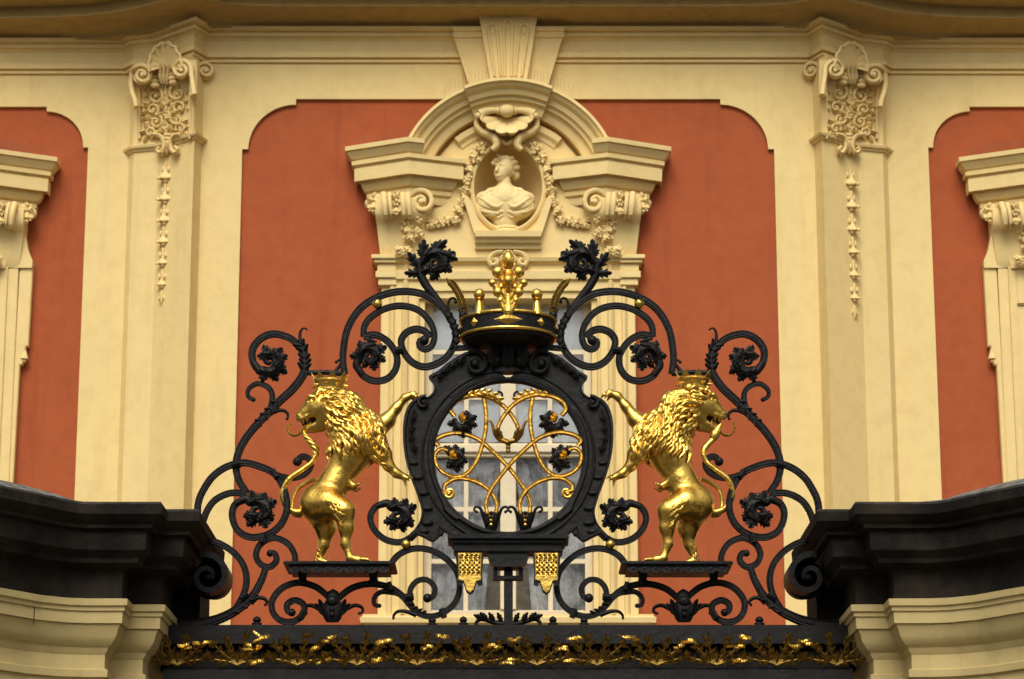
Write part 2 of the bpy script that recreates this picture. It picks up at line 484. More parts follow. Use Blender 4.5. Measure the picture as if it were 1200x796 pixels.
# side bays
SB_IN = X(240, 170, YS)                                      # hidden behind the pilaster
SX1 = X(103, 180, YS)                                        # right edge of the left bay's red panel
DX = X(65, 195, YS) - X(779, 180, YC)                        # shift that carries the middle window to the left bay
SXC = DX
SX0 = 2 * SXC - SX1
zt_s = Z(125, YS); r_s, n_s = 46 * SF, 6 * SF
for sgn in (1, -1):
    xl, xr = SXC - 2.2, SB_IN
    inner = panel_outline(SX0, SX1, zt_s, r_s, n_s, .02)
    poly = [(xl, .02), (xl, Z(40, YS)), (xr, Z(40, YS)), (xr, .02)] + list(reversed(inner))
    mb = MB(); mb.prism(poly, YS, YS + .03)
    (mb if sgn > 0 else mb.mirrored()).build('wall_frame', M_WALL, palace, smooth=0, recalc=True)
    mb = MB(); mb.box(xl, xr, YS + .0305, YS + .4, .02, Z(40, YS))
    (mb if sgn > 0 else mb.mirrored()).build('wall_panel', M_RED, palace, smooth=0)

# ---- pilasters on the canted corners of the middle bay (left one; the right is its mirror)
PILX = (150, 157, 186, 227.5, 238)                           # pixel columns at capital-base height
PILY = (YS + .02, YS - .075, YS - .13, YC - .14, YC + .02)
def pil_path(grow=0.0):
    return [(X(px, 170, Y), Y) for px, Y in zip(PILX, PILY)]
PP = pil_path()
def pilY(x):                                                  # front surface of the shaft at world x
    return float(np.interp(x, [p[0] for p in PP], [p[1] for p in PP]))
def C(px, py, d=0.0):
    """point on the left pilaster's face seen at (px,py), d pixels proud"""
    Y = YC
    for _ in range(4): Y = pilY(X(px, py, Y))
    p = at(px, py, Y - d * SF); return p
zcb, zct = Z(168, 20.05), Z(52, 20.0)
def both(fn):
    for sgn in (1, -1): fn(sgn)
def fin(mb, sgn): return mb if sgn > 0 else mb.mirrored()
capitals = {}
def pilaster(sgn):
    mb = MB(); mb.mould(PP, [(0, Z(690, 20.05)), (0, zct + .35)]); sh = fin(mb, sgn).build('pilaster', M_WALL, palace, smooth=20)
    mb = MB(); mb.mould(PP, [(0, .02), (.05, .02), (.05, Z(702, 20.05)), (.02, Z(691, 20.05)), (0, Z(691, 20.05))]); fin(mb, sgn).build('pilaster_base', M_WALL, palace, smooth=20)
    # necking under the capital
    z = zcb; mb = MB(); mb.mould(PP, [(0, z - .032), (.012, z - .03), (.016, z - .016), (.036, z - .008), (.042, z + .010), (.03, z + .018), (0, z + .022)])
    fin(mb, sgn).build('necking', M_TRIM, sh, smooth=30)
    # bell of the capital
    prof = [(.0, z + .02), (.018, z + .022), (.018, Z(112, 20.05)), (.026, Z(102, 20.05)), (.045, Z(92, 20.05)), (.07, Z(82, 20)), (.08, Z(74, 20)), (.06, Z(72, 20)), (0, Z(71, 20))]
    mb = MB(); mb.mould(PP[1:4], prof); cp = fin(mb, sgn).build('capital', M_TRIM, sh, smooth=40)
    D = {}
    # volutes: coiled band with an eye
    def volute(cx, cy, r, d0, d1, hand, a_start, tail=None, off=0):
        mb = MB()
        pts = spiral(cx, cy, r, r * .22, a_start, a_start + hand * 560, 60)
        lead = tail or []
        P = [tuple(q) for q in lead] + pts
        V = [C(q[0], q[1], lerp(d0, d1, i / len(P))) for i, q in enumerate(P)]
        V = [v + np.array((off * SF, 0, 0)) for v in V]
        mb.sweep(V, [SF * 3.1 * (1.0 - .40 * i / len(V)) for i in range(len(V))], [(-1, -1.6), (-1, 1), (-.6, 1.5), (.6, 1.5), (1, 1), (1, -1.6)])
        mb.ball(C(cx, cy, d1) + np.array((off * SF, 0, 0)), r * .30 * SF, 10, 6)
        # solid cheek behind the coil
        cc = C(cx, cy, d0 - 6)
        ang = np.linspace(0, 2 * math.pi, 20, endpoint=False)
        mb.add([C(cx + r * .95 * math.cos(a), cy + r * .95 * math.sin(a), d0 - 1.5) for a in ang] + [C(cx + r * .95 * math.cos(a), cy + r * .95 * math.sin(a), d0 - 16) for a in ang],
               [tuple(range(20))] + [(i, i + 20, (i + 1) % 20 + 20, (i + 1) % 20) for i in range(20)])
        fin(mb, sgn).build('volute', M_TRIM, sh, smooth=45, recalc=True)
    volute(167, 88, 12.5, 24, 28, 1, 180, [(160, 126), (158.5, 118), (155.5, 110), (153.5, 100), (153.5, 93)])
    volute(213, 82, 11.5, 29, 33, -1, 0, [(228, 112), (227, 104), (225.5, 94), (224.5, 87)])
    # outer volute on the return face, edge-on
    mb = MB()
    cw = at(241, 83, YC - .06)
    pts = [cw + np.array((SF * r_ * math.cos(a), 0.25 * SF * r_ * math.cos(a), SF * r_ * math.sin(a))) for r_, a in [(lerp(10.5, 2, t), math.pi - t * 9.6) for t in np.linspace(0, 1, 50)]]
    mb.sweep(pts, [SF * 2.3 * (1 - .4 * i / 50) for i in range(50)], [(-1, -2.5), (-1, 1), (-.5, 1.5), (.5, 1.5), (1, 1), (1, -2.5)]); mb.ball(cw, 3.0 * SF)
    mb.lathe(cw + np.array((0, .03, 0)), [(0.01, -.001), (.01, .001)], 8)
    ang = np.linspace(0, 2 * math.pi, 20, endpoint=False)
    mb.add([cw + np.array((SF * 9.6 * math.cos(a), .02, SF * 9.6 * math.sin(a))) for a in ang] + [cw + np.array((SF * 9.6 * math.cos(a), .12, SF * 9.6 * math.sin(a))) for a in ang],
           [tuple(range(20))] + [(i, i + 20, (i + 1) % 20 + 20, (i + 1) % 20) for i in range(20)])
    fin(mb, sgn).build('volute', M_TRIM, sh, smooth=45, recalc=True)
    # corner strap between the two inner volutes
    mb = MB(); mb.sweep([C(227, y, 12) for y in (72, 82, 95, 110, 113)], [SF * 4.6] * 5, [(-1, -1), (-1, .7), (-.6, 1), (.6, 1), (1, .7), (1, -1)]); fin(mb, sgn).build('strap', M_TRIM, sh)
    # shell
    mb = MB(); cx, cy = 193.5, 82; cols = 27; rows = 7; V = []; F = []
    for i in range(rows):
        t = i / (rows - 1)
        for j in range(cols):
            a = math.radians(lerp(-200, 20, j / (cols - 1))); rib = math.cos((j / (cols - 1)) * 9 * 2 * math.pi)
            R = t * (1 + .05 * rib)
            V.append(C(cx + 19 * R * math.cos(a), cy - 4 + 27 * R * math.sin(a) * (1 if math.sin(a) < 0 else .6), 27 + 9 * t * t + 2.2 * rib * t))
    for i in range(rows - 1):
        for j in range(cols - 1): a = i * cols + j; F.append((a, a + 1, a + cols + 1, a + cols))
    n0 = len(V); V += [np.array(v) + np.array((0, .09, -.01)) for v in V[(rows - 1) * cols:rows * cols]]
    for j in range(cols - 1): a = (rows - 1) * cols + j; F.append((a, a + 1, n0 + j + 1, n0 + j))
    mb.add(V, F)
    rim = [C(cx + 19.2 * math.cos(a) * (1 + .04 * math.cos(i * 9 * 2 * math.pi / 60)), cy - 4 + 27.5 * math.sin(a) * (1 + .04 * math.cos(i * 9 * 2 * math.pi / 60)) * (1 if math.sin(a) < 0 else .6), 36) for i, a in enumerate(np.radians(np.linspace(-200, 20, 61)))]
    mb.sweep(rim, 1.7 * SF)
    fin(mb, sgn).build('shell', M_TRIM, sh, smooth=50)
    # little acanthus husk under the shell and ribbed husks beside the volutes
    mb = MB()
    for k in (-1, 0, 1): mb.leaflet(C(193.5 + k * 3, 99, 15), unit(C(193.5 + k * 5, 78, 27) - C(193.5 + k * 3, 98, 15)), (1, 0, 0), (0, -1, .1), 24 * SF, 4.8 * SF, 2, -.1, .7)
    for (bx, by) in ((180, 94), (202, 91)):
        for k in range(4): mb.ball(C(bx + (k - 1.5) * 1.0, by - 9 + 5 * k, 18), 4.0 * SF, 10, 6, 1.5, .9, .8)
    fin(mb, sgn).build('husk', M_TRIM, sh)
    # arabesque relief
    rnd = random.Random(5)
    mb = MB()
    for (cx, cy, r, h, a0) in ((195, 120, 4.5, 1, 90), (195, 135, 4.5, -1, 90), (195, 149, 4, 1, 90), (182, 113, 9.5, 1, -60), (208, 110, 9.5, -1, 240), (179, 129, 7.5, -1, 60), (211, 126, 7.5, 1, 120), (183, 143, 8.5, 1, -80), (207, 140, 8.5, -1, 260), (176, 156, 6, -1, 30), (212, 151, 6, 1, 150)):
        pts = spiral(cx, cy, r, 1.2, a0, a0 + h * 470, 34)
        mb.sweep([C(x, y, 7) for x, y in pts], [SF * lerp(2.1, 1.3, i / 34) for i in range(34)], flat=1.7)
        mb.ball(C(cx, cy, 7.8), 2.3 * SF, 8, 6)
        for k in range(5):
            a = math.radians(a0 + h * (20 + 55 * k)); b = np.array((cx + r * math.cos(a), cy + r * math.sin(a)))
            e = b + 5.5 * np.array((math.cos(a + h * .7), math.sin(a + h * .7)))
            P0, P1 = C(b[0], b[1], 6.6), C(e[0], e[1], 7); dd = unit(P1 - P0)
            mb.leaflet(P0, dd, np.cross(dd, (0, -1, 0)), (0, -1, 0), 8.5 * SF, 3.2 * SF, 2, .1, 1.0, .6, 6)
    for y in range(104, 160, 9):
        mb.leaflet(C(195, y, 6.5), (0, 0, 1), (1, 0, 0), (0, -1, 0), 11 * SF, 3.8 * SF, 2, .1, 1.0, .6, 6)
    for k in range(70):
        x_, y_ = rnd.uniform(169, 218), rnd.uniform(104, 160); a_ = rnd.uniform(0, 6.28); dd = unit(np.array((math.cos(a_), -.15, math.sin(a_))))
        mb.leaflet(C(x_, y_, 4.2), dd, np.cross(dd, (0, -1, 0)), (0, -1, 0), rnd.uniform(6, 9.5) * SF, rnd.uniform(2.2, 3.4) * SF, 2, .2, 1.0, .6, 6, curl=rnd.uniform(-.5, .5))
    for (xa, xb) in ((163.5, 166), (222.5, 219)): mb.sweep([C(xa, y, 5) for y in (104, 120, 140, 163)], 2.0 * SF, flat=1.5)
    fin(mb, sgn).build('arabesque', M_TRIM, sh, smooth=60)
    # pendant scrolls at the foot of the capital
    mb = MB()
    for h, e in ((1, 206.5), (-1, 186)):
        pts = spline([(196 + h * 16, 158), (196 + h * 8, 160), (196 + h * 4, 167), (196 + h * 5, 176), (196 + h * 9, 179.5), (196 + h * 12, 176), (196 + h * 9.5, 173)], 1.5)
        mb.sweep([C(x, y, 9) for x, y in pts], SF * 2.7, flat=1.6)
    for k in (-1, 0, 1): mb.leaflet(C(196, 166, 8), unit(np.array((k * .35, 0, -1))), (1, 0, 0), (0, -1, 0), 17 * SF, 4 * SF, 2, .15, .9, .5)
    for y in (158, 162.5, 167): mb.ball(C(196, y, 8), 3.2 * SF, 10, 6, 1.5, .8, .7)
    fin(mb, sgn).build('pendant_scroll', M_TRIM, sh, smooth=50)
    # bell-flower garland: one husk after the other on a stem
    n = 6 if sgn > 0 else 7
    y0 = 187
    ys = [205 + 25.2 * i for i in range(6)] if sgn > 0 else [212 + 27.0 * i for i in range(6)]
    for i, y in enumerate(ys):
        x = 194.5 - .9 * i; mb = MB(); s = 1 - .06 * i
        mb.sweep([C(x, y - 15, 2), C(x, y + 2, 2)], 1.5 * SF)
        for k in (-1, 1): mb.ball(C(x + k * 3, y - 7, 2), 2.0 * SF, 8, 6, 1, .8, 1.7)
        cb_ = C(x, y, 1.5); u_ = SF * s
        mb.lathe(cb_, [(2.0 * u_, 9 * u_), (3.4 * u_, 5 * u_), (5.4 * u_, .5 * u_), (9.4 * u_, -3.4 * u_), (10.4 * u_, -5.6 * u_), (6.4 * u_, -6.2 * u_), (4 * u_, -3 * u_)], 14, 1, .55, capt=False)
        for k in (-1.0, -.5, 0, .5, 1.0): mb.ball(cb_ + np.array((9.2 * u_ * k, -.5 * 9 * u_ * math.sqrt(max(0, 1 - k * k)) , -4.8 * u_ + 1.2 * u_ * abs(k))), 2.5 * u_, 8, 6, 1.1, .8, .9)
        mb.ball(cb_ + np.array((0, -.01, -7.2 * u_)), 3.0 * u_, 8, 6, 1, .8, 1.1)
        fin(mb, sgn).build('bell_flower', M_TRIM, sh, smooth=50)
    mb = MB(); x = 190; q_ = 0 if sgn > 0 else 17
    mb.sweep([C(x, 341 + q_, 2), C(x - .5, 350 + q_, 2.5), C(x - 1, 357 + q_, 2)], [1.5 * SF, 2.4 * SF, .6 * SF])
    for k in (-1, 1): mb.leaflet(C(x, 345 + q_, 2), unit(np.array((k * .5, 0, -1))), (1, 0, 0), (0, -1, 0), 9 * SF, 2.3 * SF, 1, 0, .8, .6, 6)
    fin(mb, sgn).build('bell_flower', M_TRIM, sh, smooth=50)
both(pilaster)

# ---- entablature and crowning cornice: side bay, breaking forward over the pilaster, back to the middle bay
def ent_path(kind):
    if kind == 'arch':   # architrave breaks over the capital
        L = [(-420, YS), (150, YS), (158, YS - .09), (187, YS - .15), (227, YC - .155), (241, YC - .0)]
    else:                # cornice sweeps forward in a slow curve
        L = [(-420, YS), (20, YS), (70, YS - .02), (110, YS - .055), (150, YS - .125), (190, YS - .255), (226, YC - .165), (250, YC - .06), (300, YC - .01), (360, YC)]
    P = []
    for px, Y in L: P.append((X(px, 45, Y), Y))
    return P + [(-x, y) for x, y in reversed(P)]
za = Z(73, YC)
zz = lambda py: Z(py, YC)
mb = MB(); mb.mould(ent_path('arch'), [(0, zz(74)), (.022, zz(74)), (.024, zz(71.5)), (.010, zz(71)), (.010, zz(69.5)), (.04, zz(69)), (.042, zz(64.5)), (.022, zz(64)), (.018, zz(62)), (0.010, zz(61)), (.010, zz(49)), (.03, zz(46)), (.055, zz(45)), (.057, zz(42.5)), (.045, zz(42)), (.045, zz(40.5)), (.085, zz(39)), (.09, zz(35.5)), (.07, zz(34.5)), (0, zz(34.5))])
mb.build('architrave', M_TRIM, palace, smooth=25)
zt = zz(35)
mb = MB(); prof = [(.0, zt - .02), (.05, zt - .018), (.05, zt + .005)]
for a in np.linspace(0, 90, 9): prof.append((.05 + .27 * (1 - math.cos(math.radians(a))), zt + .005 + .055 * math.sin(math.radians(a))))
prof += [(.345, zt + .062), (.347, zt + .078), (.33, zt + .081), (.332, zt + .086), (.342, zt + .15), (.36, zt + .153), (.52, zt + .16), (.52, zt + .20)]
for a in np.linspace(0, 90, 7): prof.append((.53 + .14 * math.sin(math.radians(a)), zt + .205 + .12 * (1 - math.cos(math.radians(a)))))
prof += [(.69, zt + .34), (.69, zt + .42), (.0, zt + .58)]
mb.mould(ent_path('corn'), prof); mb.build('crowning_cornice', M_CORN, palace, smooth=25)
mb = MB(); xr = SXC - 2.2; mb.box(xr, -xr, YS + .41, YS + 6, .02, zt + 1.5); mb.build('wall_core', M_WALL, palace, smooth=0)
# attic wall above the cornice
mb = MB(); mb.box(xr, -xr, YS + .05, YS + .405, Z(39, YS), zt + 1.5); mb.build('attic_wall', M_WALL, palace, smooth=0)

# ---- keystone over the window
mb = MB(); d = .16
k0 = [xz(560, 17, YC), xz(631, 17, YC), xz(617.5, 104, YC), xz(575, 104, YC)]
mb.prism(k0, YC - d, YC); ks = mb.build('keystone', M_TRIM, palace, smooth=0, recalc=True, bevel=.004)
mb = MB()
mb.prism([xz(531, 45, YC), xz(660, 45, YC), xz(641, 108, YC), xz(551, 108, YC)], YC - .085, YC + .01); mb.build('keystone_wing', M_TRIM, palace, smooth=0, recalc=True)
mb = MB(); zc = Z(46, YC); xa, xb = X(531, 45, YC), X(661, 45, YC)
mb.mould([(xa, YC - .085), (xb, YC - .085)], [(0, zc - .02), (.012, zc - .02), (.02, zc), (.022, zc + .02), (.04, zc + .025), (.045, zc + .055), (0, zc + .06)]); mb.build('keystone_moulding', M_TRIM, palace, smooth=25)
for sx in (-1, 0, 1):     # three raised-edge flutes on the keystone
    mb = MB()
    xt, yt = 595.5 + sx * 18.5, 38 - (5 if sx == 0 else 0); xb_ = 595.5 + sx * 12
    pts = [xz(xt, yt, YC), xz(xb_, 97, YC)]
    def rail(off0, off1):
        a = [xz(xt + off0, yt + 5, YC), xz(xb_ + off1, 98, YC)]
        mb.sweep([(q[0], YC - d - .002, q[1]) for q in a], SF * 1.9, flat=1.5)
    rail(-5.2, -3.6); rail(5.2, 3.6)
    arc = [xz(xt + 5.2 * math.cos(t), yt + 5 - 6 * math.sin(t), YC) for t in np.linspace(0, math.pi, 9)]
    mb.sweep([(q[0], YC - d - .002, q[1]) for q in arc], SF * 1.9, flat=1.5)
    hood = [xz(xt + 4.2 * math.cos(t), yt + 6 - 4 * math.sin(t), YC) for t in np.linspace(0, 2 * math.pi, 12, endpoint=False)]
    p = xz(xt, yt + 8, YC); mb.ball((p[0], YC - d + .004, p[1]), 3.6 * SF, 10, 6, 1, .55, 1.3)
    mb.build('flute', M_TRIM, ks, smooth=40)

# ------------------------------------------------------------------ window surround (middle window; upper half repeated on the side bays)
def A2(px, py, d=0.0):        # palace middle-bay plane, d in pixels proud
    p = at(px, py, YC); p[1] -= d * SF; return p
def surround(root_shift=None):
    pass
sur = []
def reg(o): sur.append(o); return o
# architrave jambs: stepped mouldings
for s_ in (1, -1):
    mb = MB(); zb, ztj = Z(722, YC), Z(300, YC)
    pf = [(446, -30), (446, 8), (447, 9), (455, 9), (456, 11.5), (458.5, 14), (461, 13), (462.5, 9.5), (465, 9), (470, 9.5), (471.5, 13.5), (474.5, 16), (477.5, 14), (479, 10), (484.5, 9), (486.5, 9), (488.5, 11), (490.5, 9.5), (491.5, 5), (497, 4.5), (497.5, 3.5), (497.5, -30)]
    V = [(X(px, 450, YC), YC - d * SF, z_) for z_ in (zb, ztj) for px, d in pf]; m_ = len(pf)
    mb.add(V, [(i, i + 1, m_ + i + 1, m_ + i) for i in range(m_ - 1)] + [tuple(range(m_, 2 * m_))])
    j = fin(mb, s_).build('window_jamb', M_TRIM, palace, smooth=32)
    reg(j)
    # impost block where the lintel meets the console
    mb = MB(); x0, x1 = X(444, 320, YC), X(462, 320, YC); z0 = Z(340, YC)
    for (pa, pb, q) in ((338, 330, 12), (330, 322, 15), (322, 313, 13), (313, 309, 17), (309, 304, 20)):
        mb.box(x0 - (q - 12) * SF, x1 + .02, YC - q * SF - .02, YC + .05, Z(pa, YC), Z(pb, YC) - .0005)
    reg(fin(mb, s_).build('impost', M_TRIM, j, smooth=0, bevel=.004))
# lintel
mb = MB(); x0 = X(462, 330, YC)
mb.mould([(x0, YC - .03), (-x0, YC - .03)], [(0, Z(352, YC)), (.03, Z(352, YC)), (.03, Z(345, YC)), (.05, Z(344, YC)), (.05, Z(333, YC)), (.075, Z(331, YC)), (.08, Z(322, YC)), (.05, Z(320, YC)), (.05, Z(313, YC)), (.09, Z(311, YC)), (.10, Z(307, YC)), (0, Z(306, YC))])
mb.box(x0, -x0, YC - .0295, YC + .2, Z(352, YC) + .001, Z(307, YC))
reg(mb.build('lintel', M_TRIM, palace, smooth=25))
# frieze field between lintel and pediment
mb = MB(); poly = [A2(462, 308), A2(452, 235), A2(505, 200), A2(540, 160), A2(595.5, 140)]
poly = [(p[0], p[2]) for p in poly]; poly = poly + [(-x, z) for x, z in reversed(poly[:-1])]
# leave the niche opening: build as left and right halves around an oval
NX, NZ, NRX, NRZ = 0.0, Z(224, YC), 41 * SF, 52 * SF
NB = Z(277, YC)
def oval(n=40, k=1.0):
    o = []
    for a in np.linspace(-90, 90, n):            # right half from bottom to top
        x, z = NRX * k * math.cos(math.radians(a)), NZ + NRZ * k * math.sin(math.radians(a))
        o.append((x, max(z, NB)))
    return o
half = oval()
right = [(0, NB)] + half + [(0, poly[4][1])] + [(-x, z) for x, z in [(poly[3][0], poly[3][1]), (poly[2][0], poly[2][1]), (poly[1][0], poly[1][1]), (poly[0][0], poly[0][1])]] + [(0, poly[0][1])]
rr = [right[0]]
for p in right[1:]:
    if abs(p[0] - rr[-1][0]) + abs(p[1] - rr[-1][1]) > 1e-4: rr.append(p)
for s_ in (1, -1):
    mb = MB(); mb.prism(rr, YC - .10, YC + .02); reg(fin(mb, -s_).build('frieze_field', M_TRIM, palace, smooth=0, recalc=True))
# niche hollow: half-ellipsoid bowl
mb = MB(); V = []; F = []; nu, nv = 28, 10
for i in range(nv + 1):
    t = i / nv * math.pi / 2
    for j in range(nu):
        a = 2 * math.pi * j / nu; V.append((NRX * 1.01 * math.cos(t) * math.cos(a), YC - .098 + .32 * math.sin(t), max(NB, NZ + NRZ * 1.01 * math.cos(t) * math.sin(a))))
for i in range(nv):
    for j in range(nu): k = (j + 1) % nu; F.append((i * nu + j, i * nu + k, (i + 1) * nu + k, (i + 1) * nu + j))
mb.add(V, F); niche = mb.build('niche', M_TRIM, palace, smooth=60)
# niche border and its foot
mb = MB(); bord = [(x, z) for x, z in oval(40, 1.06)]; bord = bord + [(-x, z) for x, z in reversed(bord)]
out = []
for p in bord:
    if not out or abs(p[0] - out[-1][0]) + abs(p[1] - out[-1][1]) > 1e-3: out.append(p)
mb.sweep([(x, YC - .10, z) for x, z in out if z > NB + .001], 3.0 * SF, [(-1, -.5), (-1, 1), (-.4, 1.4), (.6, .9), (1, .4), (1, -.5)]); mb.build('niche_border', M_TRIM, niche)
for s_ in (1, -1):
    mb = MB(); mb.prism([(p[0], p[2]) for p in (A2(541, 232), A2(551, 240), A2(566, 277), A2(556, 280))], YC - .16, YC - .10); fin(mb, s_).build('niche_strap', M_TRIM, niche, smooth=0, recalc=True)
mb = MB(); z0 = Z(300, YC); xa = X(557, 285, YC)
mb.mould([(xa, YC - .10), (xa, YC - .19), (-xa, YC - .19), (-xa, YC - .10)][1:3], [(-.09, Z(297, YC)), (-.06, Z(297, YC)), (-.05, Z(292, YC)), (-.02, Z(291, YC)), (-.015, Z(288, YC)), (.02, Z(286, YC)), (.025, Z(279.5, YC)), (-.09, Z(278, YC))])
mb.build('niche_sill', M_TRIM, niche, smooth=20)
mb = MB()
for s_ in (1, -1):
    pts = spline([(595.5 + s_ * 6, 300), (595.5 + s_ * 16, 302), (595.5 + s_ * 22, 309), (595.5 + s_ * 19, 316), (595.5 + s_ * 13, 313), (595.5 + s_ * 16, 308)], 1.5)
    mb.sweep([A2(x, y, 17) for x, y in pts], SF * 3, flat=1.6)
mb.leaflet(A2(595.5, 298, 18), (0, 0, -1), (1, 0, 0), (0, -1, 0), 22 * SF, 10 * SF, 3, .2, .5)
mb.build('sill_bracket', M_TRIM, niche)

# broken segmental pediment: arch in three runs, the middle one stepping forward
ACX, ACZ = 0.0, Z(234, YC)
def arch_run(a0, a1, lift):
    mb = MB(); Ro = 130 * SF
    prof = [(-31, 4), (-31, 14), (-29, 15), (-20, 17), (-19.5, 22), (-15, 23), (-14.5, 27), (-9, 29), (-6, 34), (-2.5, 36), (-2, 39), (1.5, 39), (2, 36), (2, 4)]
    V = []; F = []; n = 26; m = len(prof)
    for i in range(n + 1):
        a = math.radians(lerp(a0, a1, i / n))
        for r, d in prof: V.append((ACX + (Ro + r * SF) * math.sin(a), YC - (d * 1.15 + lift) * SF, ACZ + (Ro + r * SF) * math.cos(a)))
    for i in range(n):
        for k in range(m - 1): F.append((i * m + k, (i + 1) * m + k, (i + 1) * m + k + 1, i * m + k + 1))
    F.append(tuple(range(m))); F.append(tuple(n * m + k for k in range(m - 1, -1, -1)))
    mb.add(V, F); return mb.build('pediment_arch', M_TRIM, palace, smooth=25, recalc=True)
reg(arch_run(-66, -23, 10)); reg(arch_run(23, 66, 10)); reg(arch_run(-23.4, 23.4, 17))
# tympanum strips behind the arch
for s_ in (1, -1):
    mb = MB(); V = []; F = []; n = 12
    for i in range(n + 1):
        a = math.radians(lerp(14, 40, i / n))
        for r, d in ((99, 8), (99, 22), (92, 22), (88, 18), (84, 17), (80, 12), (80, 6)): V.append((s_ * (r * SF) * math.sin(a), YC - d * SF, Z(240, YC) + r * SF * math.cos(a)))
    for i in range(n):
        for k in range(6): F.append((i * 7 + k, i * 7 + 7 + k, i * 7 + 8 + k, i * 7 + k + 1))
    F.append(tuple(range(7))); F.append(tuple(n * 7 + k for k in range(6, -1, -1)))
    mb.add(V, F); reg(mb.build('inner_arch', M_TRIM, palace, smooth=25, recalc=True))
mb = MB(); pl = [(108 * SF * math.sin(a), Z(232, YC) + 108 * SF * math.cos(a)) for a in np.radians(np.linspace(-70, 70, 29))]
# ring-shaped so that the niche stays open
inn = [(60 * SF * math.sin(a), Z(226, YC) + 62 * SF * math.cos(a)) for a in np.radians(np.linspace(70, -70, 21))]
mb.prism(pl + inn, YC - .035, YC + .02); reg(mb.build('tympanum', M_TRIM, palace, smooth=0, recalc=True))
